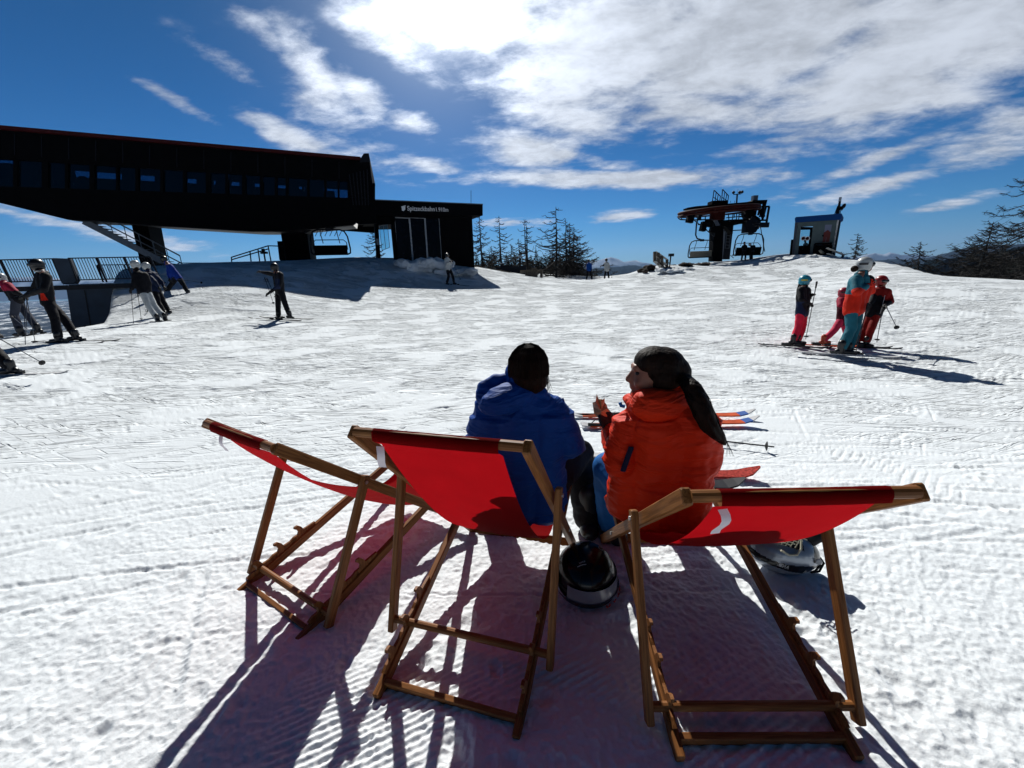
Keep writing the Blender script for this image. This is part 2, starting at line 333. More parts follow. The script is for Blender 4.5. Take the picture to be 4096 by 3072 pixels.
# boot tread prints (short parallel ridges)
def tread(px,py,n,ang,sp,ln):
    p=atz(px,py,.03)
    for k in range(n):
        q=p.xy+Vector((-math.sin(ang),math.cos(ang)))*sp*k; track(q.x-math.cos(ang)*ln/2,q.y-math.sin(ang)*ln/2,ang,ln,0,.013,.011)
for a in ((3650,1850,9,.75,.06,.28),(3760,1900,8,.7,.06,.25),(3850,1960,6,.75,.06,.3),(3440,2330,9,.72,.05,.16),(3560,2300,7,.7,.05,.15),(3620,2480,7,.9,.05,.18),(3700,1750,7,.8,.07,.3),(1560,2950,6,.6,.045,.2)): tread(*a)
def detail(x,y):
    r=np.hypot(x,y); i=(x-X0)/RS; j=(y-Y0)/RS; ok=(i>1)&(i<GW-2)&(j>1)&(j<GH-2)
    ic=np.clip(i,0,GW-2);jc=np.clip(j,0,GH-2);ii=ic.astype(int);jj=jc.astype(int);fx=ic-ii;fy=jc-jj
    t=(TR[ii,jj]*(1-fx)+TR[ii+1,jj]*fx)*(1-fy)+(TR[ii,jj+1]*(1-fx)+TR[ii+1,jj+1]*fx)*fy
    t=np.where(ok,t,0)
    tm=sstep(3.4,1.9,np.hypot((x-.1)*.75,y-1.5))  # trampled round the chairs
    h=t*(1-.45*tm)
    h+=(vnoise(x,y,1,.23)*.014+np.abs(vnoise(x+y*.3,y,2,.09))*.010-np.abs(vnoise(x,y,3,.037))*.013+vnoise(x,y,9,.015)*.006)*(.04+.80*tm)*sstep(9,4,r)
    h+=vnoise(x,y,4,1.7)*.05*sstep(40,3,r)+vnoise(x,y,5,.6)*.010*sstep(25,3,r)
    # groomer corduroy left in places
    cm=sstep(-.05,.12,vnoise(x,y,6,.5)+.08)*sstep(1.45,1.15,y)*sstep(-1.0,-.7,x)*sstep(1.1,.7,x)
    a=.42; s=(-x*math.sin(a)+y*math.cos(a)); h+=np.cos(s*2*math.pi/.026+vnoise(x,y,7,.3)*1.2)*.0030*cm*sstep(.1,.5,y)
    return h
def ground(x,y): return float(base_h(np.array([x]),np.array([y]))[0])
def gray(px,py,Dmax=70):
    d=at(px,py,1)-CAM; D=.6
    while D<Dmax:
        p=CAM+d*D
        if p.z<ground(p.x,p.y): break
        D*=1.01
    return p
def make_ground():
    az=np.r_[np.linspace(-180,-68,57)[:-1],np.linspace(-68,68,1360),np.linspace(68,180,57)[1:-1]]; az=np.radians(az)
    inv=np.linspace(1.32,.0215,800); r=np.r_[[.02,.15,.3,.45,.6,.7],1/inv,np.geomspace(48,40000,90)]
    A,Rr=np.meshgrid(az,r); x=Rr*np.sin(A); y=Rr*np.cos(A); z=base_h(x.ravel(),y.ravel()).reshape(x.shape)+detail(x.ravel(),y.ravel()).reshape(x.shape)
    farn=sstep(60,400,Rr); z+=farn*(vnoise(x,y,21,900)*160+vnoise(x,y,22,3000)*260)*sstep(60,3000,Rr)
    nr,na=x.shape; co_=np.stack([x,y,z],2).reshape(-1,3)
    i=np.arange(nr-1)[:,None]*na; j=np.arange(na)[None,:]; jn=(j+1)%na
    q=np.stack([i+j,i+jn,i+na+jn,i+na+j],2).reshape(-1,4)[:,::-1]
    me=bpy.data.meshes.new('snow_ground'); me.vertices.add(len(co_)); me.vertices.foreach_set('co',co_.astype(np.float32).ravel())
    me.loops.add(q.size); me.loops.foreach_set('vertex_index',q.ravel().astype(np.int32)); me.polygons.add(len(q)); me.polygons.foreach_set('loop_start',np.arange(0,q.size,4,dtype=np.int32))
    me.polygons.foreach_set('use_smooth',np.ones(len(q),bool)); me.update(calc_edges=True); me.validate()
    me.materials.append(M['snow']); o=bpy.data.objects.new('snow_ground',me); COL.objects.link(o); o['kind']='structure'; return o
make_ground()
# ------------------------------------------------------------------ sun + sky
SAZ=R_(-10.); SEL=R_(39.)
SD=Vector((math.sin(SAZ)*math.cos(SEL),math.cos(SAZ)*math.cos(SEL),math.sin(SEL)))
sl=bpy.data.lights.new('sun','SUN'); sl.energy=5.0; sl.angle=R_(.5); sl.color=(1,.985,.93); so=bpy.data.objects.new('sun',sl); COL.objects.link(so); so.rotation_euler=SD.to_track_quat('Z','Y').to_euler(); so.location=(0,0,30)
w=bpy.data.worlds.new('World'); SC.world=w; w.use_nodes=True; T=w.node_tree; N=T.nodes; L=T.links; bg=N['Background']
sky=N.new('ShaderNodeTexSky'); sky.sky_type='NISHITA'; sky.sun_disc=False; sky.sun_elevation=SEL; sky.sun_rotation=SAZ; sky.altitude=1900; sky.air_density=1.0; sky.dust_density=.2; sky.ozone_density=2.5
tc=N.new('ShaderNodeTexCoord'); DV=tc.outputs['Generated']
def wm(op,a,b=None,c=None,cl=False):
    x=N.new('ShaderNodeMath'); x.operation=op; x.use_clamp=cl
    for i,q in enumerate((a,b,c)):
        if q is None: continue
        if isinstance(q,(int,float)): x.inputs[i].default_value=q
        else: L.new(q,x.inputs[i])
    return x.outputs[0]
def wv(op,a,b=None,sc=None):
    x=N.new('ShaderNodeVectorMath'); x.operation=op
    for i,q in enumerate((a,b)):
        if q is None: continue
        if isinstance(q,(tuple,Vector)): x.inputs[i].default_value=tuple(q)
        else: L.new(q,x.inputs[i])
    if sc is not None:
        if isinstance(sc,(int,float)): x.inputs['Scale'].default_value=sc
        else: L.new(sc,x.inputs['Scale'])
    return x
def wramp(v,a,b,c=0.,d=1.):
    r=N.new('ShaderNodeMapRange'); r.interpolation_type='SMOOTHSTEP'; L.new(v,r.inputs[0])
    for i,q in enumerate((a,b,c,d)): r.inputs[1+i].default_value=q
    return r.outputs[0]
sx=N.new('ShaderNodeSeparateXYZ'); L.new(DV,sx.inputs[0]); ZZ=sx.outputs['Z']
den=wm('ADD',wm('MAXIMUM',ZZ,0.),.16); pv=wv('SCALE',DV,sc=wm('DIVIDE',1.,den)).outputs[0]
def cn(scale,det,rough,dist,st=(1,1,1),off=(0,0,0),rot=0.):
    mp=N.new('ShaderNodeMapping'); mp.inputs['Scale'].default_value=st; mp.inputs['Location'].default_value=off; mp.inputs['Rotation'].default_value=(0,0,rot); L.new(pv,mp.inputs[0])
    n=N.new('ShaderNodeTexNoise'); n.inputs['Scale'].default_value=scale; n.inputs['Detail'].default_value=det; n.inputs['Roughness'].default_value=rough; n.inputs['Distortion'].default_value=dist; L.new(mp.outputs[0],n.inputs['Vector']); return n.outputs[0]
# cloud banks: (px,py, half-length px, half-height px, tilt deg, amount)
BL=[(2420,200,560,330,-10,1.0),(1800,30,330,190,0,1.1),(3050,170,560,330,5,1.0),(3700,240,620,330,10,.95),(2830,440,420,120,15,.7),(3950,560,320,150,-5,.6),(2230,470,320,110,12,.7),
    (1240,270,260,95,38,.8),(1450,380,170,80,30,.55),(1200,560,280,60,14,.62),(1660,500,110,60,0,.75),(2130,590,230,80,10,.9),(2380,715,640,42,4,.95),(1720,660,170,40,5,.5),
    (700,400,210,38,12,.62),(3420,770,320,42,-4,.72),(3500,640,500,38,-10,.62),(2480,865,150,24,0,.72),(2030,885,160,20,0,.6),(2180,890,110,20,0,.55),(500,940,760,44,2,.58),(300,900,500,22,0,.5),(3850,800,300,28,-8,.5),(2250,620,90,50,0,.7),(1330,470,380,150,25,.42),(1080,150,230,70,28,.45),(900,250,300,60,15,.35),(1550,150,300,120,20,.5),(3900,100,400,200,5,.8),(2420,660,160,35,10,.6)]
msum=None
for px,py,a,b,tl,am in BL:
    c=rdir(px,py); t=R_(tl); dx,dy=math.cos(t),math.sin(t)
    e1=(rdir(px+dx*30,py+dy*30)-c); e2=(rdir(px-dy*30,py+dx*30)-c)
    k1=1/(a*e1.length/30); k2=1/(b*e2.length/30); v1=e1.normalized()*k1; v2=e2.normalized()*k2
    d1=wv('DOT_PRODUCT',DV,v1).outputs['Value']; d2=wv('DOT_PRODUCT',DV,v2).outputs['Value']
    A_=wm('SUBTRACT',d1,v1.dot(c)); B_=wm('SUBTRACT',d2,v2.dot(c)); q=wm('ADD',wm('MULTIPLY',A_,A_),wm('MULTIPLY',B_,B_))
    front=wm('GREATER_THAN',wv('DOT_PRODUCT',DV,c).outputs['Value'],.3)
    g=wm('MULTIPLY',wm('MULTIPLY',wm('EXPONENT',wm('MULTIPLY',q,-1.)),am),front)
    msum=g if msum is None else wm('MAXIMUM',msum,wm('ADD',g,wm('MULTIPLY',msum,.25)))
n1=cn(1.7,10,.60,.12,(1,1.5,1)); n2=cn(5.5,10,.64,.2,(1,1.3,1),(3,1,2),.5); n3=cn(.9,5,.5,.3,(1,1,1),(9,4,0))
nn=wm('ADD',wm('MULTIPLY',wm('SUBTRACT',n1,.5),1.5),wm('MULTIPLY',wm('SUBTRACT',n2,.5),.9))
dens=wramp(wm('ADD',wm('MULTIPLY',msum,1.0),nn),.20,.86)
dens=wm('MULTIPLY',dens,wramp(msum,.04,.3))
# light haze low down
GD=rdir(1715,-70)   # brightest part of the veiled sky under the sun
sd=wm('MAXIMUM',wv('DOT_PRODUCT',DV,GD).outputs['Value'],0.)
gl1=wm('POWER',sd,14.); gl2=wm('POWER',sd,45.); gl3=wm('POWER',sd,420.)
# cloud brightness: bright toward the sun, grey away from it
cb=wm('ADD',wm('ADD',6.6,wm('MULTIPLY',gl1,4.0)),wm('MULTIPLY',gl2,6.))
shade=wm('ADD',.66,wm('MULTIPLY',wramp(wm('ADD',n2,wm('MULTIPLY',n3,.6)),.5,1.1),.5))
ccol=wv('SCALE',(.86,.93,1.05),sc=wm('MULTIPLY',cb,shade)).outputs[0]
hs=N.new('ShaderNodeHueSaturation'); hs.inputs['Saturation'].default_value=1.28; hs.inputs['Hue'].default_value=.488; L.new(sky.outputs[0],hs.inputs['Color'])
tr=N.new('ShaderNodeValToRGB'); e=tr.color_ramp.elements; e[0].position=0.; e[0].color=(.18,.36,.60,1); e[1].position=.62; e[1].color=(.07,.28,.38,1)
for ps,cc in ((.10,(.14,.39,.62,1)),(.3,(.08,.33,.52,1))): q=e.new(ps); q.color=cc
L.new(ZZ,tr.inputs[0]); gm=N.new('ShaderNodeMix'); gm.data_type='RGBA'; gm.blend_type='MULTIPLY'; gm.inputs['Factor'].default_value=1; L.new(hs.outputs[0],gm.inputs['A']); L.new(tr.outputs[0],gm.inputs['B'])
mx=N.new('ShaderNodeMix'); mx.data_type='RGBA'; L.new(gm.outputs['Result'],mx.inputs['A']); L.new(ccol,mx.inputs['B']); L.new(dens,mx.inputs['Factor'])
gadd=wv('SCALE',(.95,.98,1.0),sc=wm('ADD',wm('MULTIPLY',gl2,2.6),wm('MULTIPLY',gl3,16.))).outputs[0]
fin=wv('ADD',mx.outputs['Result'],gadd).outputs[0]
# unseen sky overhead and behind the camera, dimmed to deepen the shadows
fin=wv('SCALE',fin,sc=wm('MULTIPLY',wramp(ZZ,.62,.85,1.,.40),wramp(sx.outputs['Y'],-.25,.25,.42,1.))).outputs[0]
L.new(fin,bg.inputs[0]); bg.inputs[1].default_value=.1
SC.view_settings.view_transform='Standard'; SC.view_settings.look='None'; SC.view_settings.exposure=.0; SC.view_settings.gamma=1
SC.render.engine='CYCLES'; SC.cycles.transparent_max_bounces=16; SC.cycles.volume_bounces=0
# ------------------------------------------------------------------ deck chairs
def chair_profile(yf):
    LA,ap,ac,bp,lc,ce=1.39,.355,.938,.848,.632,.052
    a=(bp*bp-ap*ap+yf*yf)/(2*yf); h=math.sqrt(bp*bp-a*a); P=Vector((a,h)); Fp=Vector((yf,0)); dA=(P-Fp)/ap; top=Fp+dA*LA; Cp=Fp+dA*ac; dB=P/bp
    b=dB.dot(Cp); n=b-math.sqrt(lc*lc-(Cp.dot(Cp)-b*b)); nB=Vector((-dB.y,dB.x)); Xp=dB*n+nB*.035; dC=(Xp-Cp).normalized()
    return dict(top=top,F=Fp,P=P,Cp=Cp,dA=dA,dB=dB,nB=nB,X=Xp,dC=dC,Cb=Xp+dC*ce,n=n,Fr=dB*1.22)
WOOD=M['wood']
def deck_chair(label,x,y,yaw,yf,z0,tagside,sag=.0):
    pr=chair_profile(yf); root=empty('deck_chair',(x,y,z0),-R_(yaw)); tag(root,label,'deck chair','red canvas deck chairs')
    def P3(w,q): return Vector((w,q[0],q[1]))
    wA,wB,wC=.305,.272,.341
    mb=lambda:MB()
    side=(1,0,0)
    def rail(name,w,p,q,th=.028,hh=.048,ext0=0.,ext1=0.):
        p=Vector(p);q=Vector(q);d=(q-p).normalized(); return MB().bar(P3(w,p-d*ext0),P3(w,q+d*ext1),hh,th,up=side,bev=.004).build(name,WOOD,root,grain=True)
    for s in (-1,1):
        rail('back_rail',s*wA,pr['F'],pr['top'],ext0=.02,ext1=.004)
        b=rail('seat_rail',s*wB,(0,0),pr['Fr'],ext0=.02,ext1=.035)
        # notched hooks on the seat rail
        for nd in (.125,.25,.375):
            o=pr['dB']*nd; poly=[(a_*1.1,b_*1.15) for a_,b_ in [(-.075,.0),(.065,.0),(.07,.018),(.045,.024),(.022,.020),(.013,.030),(.014,.046),(.024,.060),(.018,.068),(.002,.064),(-.010,.044),(-.014,.024),(-.04,.020),(-.078,.014)]]
            pts=[P3(s*(wB)-.006,o+pr['dB']*-a+pr['nB']*(b_+.022)) for a,b_ in poly]
            # ear-cut friendly: thin plates made of quads
            n=len(pts); MB().add(pts+[p+Vector((.012,0,0)) for p in pts],[tuple(range(n)),tuple(range(n,2*n))[::-1]]+[(i,(i+1)%n,(i+1)%n+n,i+n) for i in range(n)]).build('notch_hook',WOOD,root,grain=True)
        rail('support_leg',s*wC,pr['Cb'],pr['Cp'],th=.026,hh=.042,ext1=.03)
        for q,w in ((pr['Cp'],wC+.0135),(pr['P'],wA+.0145)): MB().tube([P3(s*w,q)-Vector((s*.002,0,0)),P3(s*w,q)+Vector((s*.005,0,0))],.0085,10).build('bolt',M['bolt'],root)
    MB().tube([P3(-wC+.01,pr['X']),P3(wC-.01,pr['X'])],.0155,12).build('cross_bar',WOOD,root,smooth=False,grain=True)
    MB().tube([P3(-wA+.01,pr['top']),P3(wA-.01,pr['top'])],.017,12).build('top_bar',WOOD,root,smooth=False,grain=True)
    MB().tube([P3(-wB+.01,pr['Fr']),P3(wB-.01,pr['Fr'])],.017,12).build('front_bar',WOOD,root,grain=True)
    rb=pr['dB']*.035+pr['nB']*.0; MB().bar(P3(-wB+.012,rb),P3(wB-.012,rb),.022,.05,up=P3(0,pr['nB']),bev=.003).build('rear_rail',WOOD,root,grain=True)
    fb=pr['F']+pr['dA']*.03; MB().bar(P3(-wA+.012,fb),P3(wA-.012,fb),.022,.05,up=(0,-pr['dA'].y,pr['dA'].x),bev=.003).build('front_rail',WOOD,root,grain=True)
    # canvas: sling from top bar to front bar
    t=pr['top']; f=pr['Fr']; low=Vector((t.x*.32+f.x*.68,.25-sag)); nU,nV=60,24; W=.222
    c1=t+Vector((.10,-.42)); vs=[]
    # catenary-like curve through t, low, f using cubic bezier pieces
    def bez(a,b,c,d,s): return a*(1-s)**3+b*3*s*(1-s)**2+c*3*s*s*(1-s)+d*s**3
    crv=[]
    for i in range(36): s=i/36.; crv.append(bez(t,t+Vector((.16,-.30)),low+Vector((-.26,.10)),low,s))
    for i in range(25): s=i/24.; crv.append(bez(low,low+Vector((.14,-.05)),f+Vector((-.14,-.10)),f,s))
    # wrap round the top bar
    pre=[t+Vector((math.cos(a),math.sin(a)))*.0195 for a in (R_(-60),R_(-10),R_(40),R_(90),R_(140),R_(185))]
    crv=pre+[t+Vector((-.018,-.02))]+crv[2:]
    n=len(crv)
    for i,q in enumerate(crv):
        k=min(i,n-1-i)/(n/2.)
        for j in range(nV+1):
            a=j/nV*2-1; wd=W*(1-.05*math.sin(math.pi*min(1,i/n))); cup=.012*(1-a*a)*math.sin(math.pi*i/n); wr=.0015*math.sin(a*17+i*.35)*math.sin(math.pi*i/n)
            vs.append(Vector((a*wd,q.x,q.y-cup+wr)))
    fs=[(i*(nV+1)+j,i*(nV+1)+j+1,(i+1)*(nV+1)+j+1,(i+1)*(nV+1)+j) for i in range(n-1) for j in range(nV)]
    cv=MB().add(vs,fs).build('canvas',M['canvas'],root,smooth=True)
    # hem
    tg=MB(); pts=[]
    q0=Vector((tagside*W*(.99 if tagside<0 and yaw>5 else .88),crv[7].x-.006,crv[7].y-.004))
    for i in range(7):
        s=i/6.; pts.append(q0+Vector((.008*math.sin(s*5),-.012*math.sin(s*4.5)-.004,-.085*s)))
    vv=[]
    for p in pts: vv+=[p-Vector((.014,0,0)),p+Vector((.014,0.004,0))]
    tg.add(vv,[(2*i,2*i+1,2*i+3,2*i+2) for i in range(6)]).build('fabric_tag',M['tag'],cv,smooth=True)
    return root
M['tag']=mat('white_ribbon',(.75,.68,.72),.7)
c_mid=deck_chair('red deck chair behind the person in the blue jacket, between two other deck chairs',-.282,1.133,17.1,1.050,.030,-1,sag=.05)
c_lef=deck_chair('empty red deck chair, leftmost of the three, its low seat open to the sun',-1.199,1.642,33.3,1.085,.009,-1,sag=.025)
c_rig=deck_chair('red deck chair behind the person in the orange jacket, rightmost of the three',.758,.950,1.7,1.088,.060,-1,sag=.02)
# ------------------------------------------------------------------ gondola station on the left
V=Vector
def vplane(A,B):            # vertical plane through two world points
    A=V(A);B=V(B);d=(B-A);d.z=0;d.normalize();n=V((-d.y,d.x,0));
    if n.y<0: n=-n       # n points away from the camera
    return A,d,n
def onplane(pl,px,py):
    A,d,n=pl; r=at(px,py,1)-CAM; t=(A-CAM).dot(n)/r.dot(n); return CAM+r*t
def off(p,n,k): return p+n*k
def prism(front,n,depth):   # polygon (world points) extruded along n
    m=MB(); k=len(front); return m.add(list(front)+[p+n*depth for p in front],[tuple(range(k)),tuple(range(k,2*k))[::-1]]+[(i,(i+1)%k,(i+1)%k+k,i+k) for i in range(k)])
station=empty('cable_car_station',at(1180,1040,27)); tag(station,'long black cable car station raised on two pylons with a red roof edge','station'); SO=V(station.location)
def part(mb,name,m,parent=None,**k):
    return mb.build(name,m,parent or station,org=SO,**k)
PA=at(1440,650,25.5); PB_=at(0,520,21.); PL=vplane(PA,PB_); A0,dL,nL=PL
def S(px,py,o=0.): return onplane(PL,px,py)+nL*o
# facade with real openings: strips above, below and mullions between panes
topL=lambda x:515+ (640-515)*x/1440.
wtop=lambda x:606+ (742-606)*(x-0)/1350. if x<1240 else 722.
up_=[];
panes=[(-190,-60),(-40,50),(68,165),(190,258),(270,356),(376,462),(470,540),(552,640),(652,730),(742,822),(840,900),(912,968),(982,1040),(1052,1098),(1108,1142),(1152,1228),(1236,1296),(1306,1350),(1357,1390)]
def pt(x): 
    base=622+(722-622)*max(x,-200)/1357.; return base
def pb(x): return 745+(790-745)*x/1357.
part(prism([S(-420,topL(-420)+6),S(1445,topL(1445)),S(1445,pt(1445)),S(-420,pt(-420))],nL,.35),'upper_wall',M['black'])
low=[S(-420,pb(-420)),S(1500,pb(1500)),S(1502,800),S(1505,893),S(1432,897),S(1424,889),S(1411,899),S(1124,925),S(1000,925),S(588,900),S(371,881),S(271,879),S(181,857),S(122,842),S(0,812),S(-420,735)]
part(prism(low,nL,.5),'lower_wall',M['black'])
# belly: hull bends up toward the back
def belly(o,dz): return [q+nL*o+V((0,0,dz)) for q in low[6:]]
bl=MB(); r0=belly(.5,0);r1=belly(3.5,.1);r2=belly(7.,1.3); k=len(r0)
bl.add(r0+r1+r2,[(i,i+1,k+i+1,k+i) for i in range(k-1)]+[(k+i,k+i+1,2*k+i+1,2*k+i) for i in range(k-1)])
part(bl,'underside',M['dsteel'],smooth=True)
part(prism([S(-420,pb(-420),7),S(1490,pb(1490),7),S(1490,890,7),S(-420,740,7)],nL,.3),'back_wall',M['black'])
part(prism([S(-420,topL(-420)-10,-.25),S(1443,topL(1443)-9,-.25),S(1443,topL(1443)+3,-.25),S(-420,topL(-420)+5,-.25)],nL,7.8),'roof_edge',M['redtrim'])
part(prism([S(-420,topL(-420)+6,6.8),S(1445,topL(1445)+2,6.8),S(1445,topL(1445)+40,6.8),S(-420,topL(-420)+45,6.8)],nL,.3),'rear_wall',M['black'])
xs=[-420]+[q for p in panes for q in p]+[1500]
for i in range(0,len(xs),2):
    a,b=xs[i],xs[i+1]
    part(prism([S(a,pt(a),.02),S(b,pt(b),.02),S(b,pb(b),.02),S(a,pb(a),.02)],nL,.25),'mullion',M['black'])
def interior(o,seed):
    r=random.Random(seed); m=MB()
    return r,m
for i,(a,b) in enumerate(panes):
    part(prism([S(a,pt(a),.12),S(b,pt(b),.12),S(b,pb(b),.12),S(a,pb(a),.12)],nL,.03),'window',M['hglass'])
# machinery, roller banks and walkways of the drive hall, seen dark against the sky through the glazing
r=random.Random(5)
part(MB().bar(S(-400,pb(-400)-35,3),S(1240,pb(1240)-18,3),.5,.75),'drive_beam',M['black'])
part(MB().bar(S(-400,pt(-400)+22,4.4),S(1300,pt(1300)+12,4.4),.4,.5),'cable_beam',M['black'])
for k in range(46):
    x=-380+k*36+r.uniform(-12,12); o_=r.uniform(1.5,5.5); wd=r.choice((4,8,14,26)); y0=pt(x)+r.uniform(-5,45); y1=y0+r.uniform(40,110)
    if 196<x<345 and wd>8: continue
    part(prism([S(x,y0,o_),S(x+wd,y0,o_),S(x+wd+r.uniform(-14,14),y1,o_),S(x+r.uniform(-14,0),y1,o_)],nL,.25),'drive_frame',M['black'])
for k in range(16):
    x=-300+k*100+r.uniform(-30,30); 
    if 180<x<330: continue
    part(prism([S(x,pt(x)-4,2.4),S(x+r.uniform(50,80),pt(x)-4,2.4),S(x+r.uniform(50,80),pt(x)+r.uniform(60,130),2.4),S(x,pt(x)+r.uniform(60,130),2.4)],nL,.3),'switch_cabinet',M['black'])
for x,y in ((417,668),(622,718),(740,690),(535,735)): pass
# right end wall with corrugated fins and raised parapet
endp=[S(1395,pt(1395)-55,-.15),S(1440,641,-.15),S(1455,617,-.15),S(1475,616,-.15),S(1499,799,-.15),S(1395,790,-.15)]
part(prism(endp,nL,.5),'end_wall',M['black'])
part(prism([S(1440,640,-.16),S(1458,616,-.16),S(1476,616,-.16),S(1482,650,-.16),S(1440,652,-.16)],nL,7.5),'parapet',M['dsteel'])
for k in range(6):
    x=1412+k*12; part(MB().bar(S(x+2,822,-.2),S(x-14+k*2.2,700-k*4,-.2),.045,.06),'cladding_fin',M['dsteel'])
for k in range(13):
    x=60+k*108; part(MB().bar(S(x,topL(x)+14,-.02),S(x,pt(x)-6,-.02),.03,.03),'panel_joint',M['dsteel'])
# pylons
def pylon(tl,tr,bl_,br,o,dep,name='pylon'):
    f=[onplane(PL2,*tl),onplane(PL2,*tr),onplane(PL2,*br),onplane(PL2,*bl_)]; return part(prism(f,nL,dep),name,M['black'])
PL2=(A0+nL*2.2,dL,nL)
pylon((522,880),(588,885),(575,1115),(633,1112),0,1.6)
pylon((1120,915),(1226,915),(1142,1052),(1244,1052),0,2.4)
# launch machinery on the right pylon
part(MB().bar(at(1226,925,26.8),at(1285,893,26.4),.5,.35),'guide_rail',M['dsteel'])
part(MB().tube([at(1264,872,26),at(1282,882,26),at(1285,888,26),at(1270,908,26)],[.08,.16,.06,.04],8),'guide_shoe',M['lsteel'])
part(MB().box(at(1352,893,26.5),(.5,.5,.42)),'control_box',M['steel'])
part(MB().bar(at(1270,905,26.6),at(1345,896,26.4),.25,.3),'guide_beam',M['dsteel'])
# tower-foot stair
def stair(pts,w,dep):
    pass
st=empty('steel_stair',at(560,1050,19)); tag(st,'steel stair climbing to the left behind the slanted pylon','stair'); STO=V(st.location)
def sp(mb,name,m): return mb.build(name,m,st,org=STO)
for o in (0,1.1):
    a=onplane((A0+nL*(1.0+o),dL,nL),335,885);b=onplane((A0+nL*(1.0+o),dL,nL),555,1005);c=onplane((A0+nL*(1.0+o),dL,nL),735,1090)
    sp(MB().bar(a,c,.10,.34),'stringer',M['steel'] if o==0 else M['dsteel'])
    for hh,name in ((.55,'mid_rail'),(1.0,'hand_rail')): sp(MB().tube([a+V((0,0,hh)),c+V((0,0,hh))]+([c+V((0,0,0))] if hh==1. else []),.028,6),name,M['steel'])
    for k in range(8):
        q=a.lerp(c,k/7.); sp(MB().tube([q,q+V((0,0,1.))],.022,6),'baluster',M['steel'])
tr_=MB(); a=onplane((A0+nL*1.0,dL,nL),335,885);c=onplane((A0+nL*1.0,dL,nL),735,1090)
for k in range(20): tr_.box(a.lerp(c,(k+.5)/20)+nL*.55+V((0,0,.02)),(.28,1.0,.03),Matrix.Rotation(math.atan2(dL.y,dL.x),3,'Z'))
sp(tr_,'tread_set',M['dsteel'])['kind']='stuff'
# entrance building with lettering
eb=empty('station_building',at(1700,1050,30)); tag(eb,'low black flat-roofed building with glass doors and lift name lettering','building'); EO=V(eb.location)
def ep(mb,name,m,parent=None,**k): return mb.build(name,m,parent or eb,org=EO,**k)
PE=vplane(at(1500,850,27.),at(1930,850,30.)); eA,eD,eN=PE
def E_(px,py,o=0.): return onplane((eA+eN*o,eD,eN),px,py)
ep(prism([E_(1496,799,-.6),E_(1931,818,-.6),E_(1931,862,-.6),E_(1496,862,-.6)],eN,9.),'roof',M['black'])
ep(prism([E_(1496,797,-.62),E_(1932,815,-.62),E_(1932,818.5,-.62),E_(1496,800.5,-.62)],eN,9.1),'roof_flashing',M['steel'])
ep(prism([E_(1496,862),E_(1511,862),E_(1524,1052),E_(1509,1052)],eN,.35),'corner_post',M['black'])
ep(prism([E_(1511,862),E_(1580,862),E_(1580,896),E_(1511,899)],eN,.3),'lintel',M['black'])
ep(prism([E_(1562,862,.0),E_(1577,862),E_(1596,1060),E_(1580,1060)],eN,.3),'door_jamb',M['black'])
ep(prism([E_(1757,862),E_(1888,862),E_(1899,1085),E_(1772,1085)],eN,6),'side_wall',M['black'])
ep(prism([E_(1577,862),E_(1757,862),E_(1757,874),E_(1577,868)],eN,6),'door_header',M['black'])
gp=ep(prism([E_(1517,905,-.15),E_(1550,899,-.15),E_(1559,990,-.15),E_(1528,1002,-.15)],eN,.03),'glass_screen',M['cglass'])
for a,b in (((1517,905),(1550,899)),((1550,899),(1559,990)),((1559,990),(1528,1002)),((1528,1002),(1517,905)),((1533,902),(1543,996))): ep(MB().bar(E_(*a,-.17),E_(*b,-.17),.03,.03),'screen_frame',M['steel'],gp)
ep(prism([E_(1505,955,-.1),E_(1515,955,-.1),E_(1517,980,-.1),E_(1507,980,-.1)],eN,.05),'notice_board',M['steel'])
# glass doors
xs=[(1576,1592),(1637,1653),(1699,1712),(1757,1770)]
for i in range(3):
    (a0,a1),(b0,b1)=xs[i],xs[i+1]
    dr=ep(prism([E_(a0,869,.12),E_(b0,872,.12),E_(b1,1060,.12),E_(a1,1060,.12)],eN,.04),'door',M['dglass'])
    for (u0,u1) in (((a0,a1)),((b0,b1))): ep(MB().bar(E_(u0+(1 if u0==a0 else -1),870,.07),E_(u1+(1 if u0==a0 else -1),1060,.07),.045,.06),'door_frame',M['lsteel'],dr)
    ep(MB().bar(E_(a0,870,.07),E_(b0,873,.07),.045,.05),'door_frame',M['lsteel'],dr)
# lettering
def lettering(txt,p0,p1,height,nrm,m,parent,org,name='lettering',ext=.02,bold=False,squash=True):
    cu=bpy.data.curves.new('t','FONT'); cu.body=txt; cu.size=1.; cu.extrude=.02; cu.offset=.004 if bold else -.004
    o=bpy.data.objects.new('t',cu); COL.objects.link(o); dg=bpy.context.evaluated_depsgraph_get(); dg.update(); me=bpy.data.meshes.new_from_object(o.evaluated_get(dg)); bpy.data.objects.remove(o); bpy.data.curves.remove(cu)
    xs_=[v.co.x for v in me.vertices]; ys_=[v.co.y for v in me.vertices]; x0,x1=min(xs_),max(xs_)
    d=(V(p1)-V(p0)); ln=d.length; d.normalize(); nn=V(nrm).normalized(); up=nn.cross(d); 
    if up.z<0: up=-up
    sx_=ln/(x1-x0); sy_=height/.72
    for v in me.vertices: v.co=V(p0)+d*((v.co.x-x0)*sx_)+up*(v.co.y*sy_)-nn*(v.co.z*ext/.02)-V(org)
    me.materials.clear(); me.materials.append(m); me.name=name; o=bpy.data.objects.new(name,me); COL.objects.link(o); o.parent=parent; return o
lettering('Spitzeckbahn',E_(1630,842,-.66),E_(1739,845,-.66),.29,eN,M['sign'],eb,EO,bold=True)
lettering('1.910m',E_(1745,846,-.66),E_(1793,847,-.66),.27,eN,M['sign'],eb,EO)
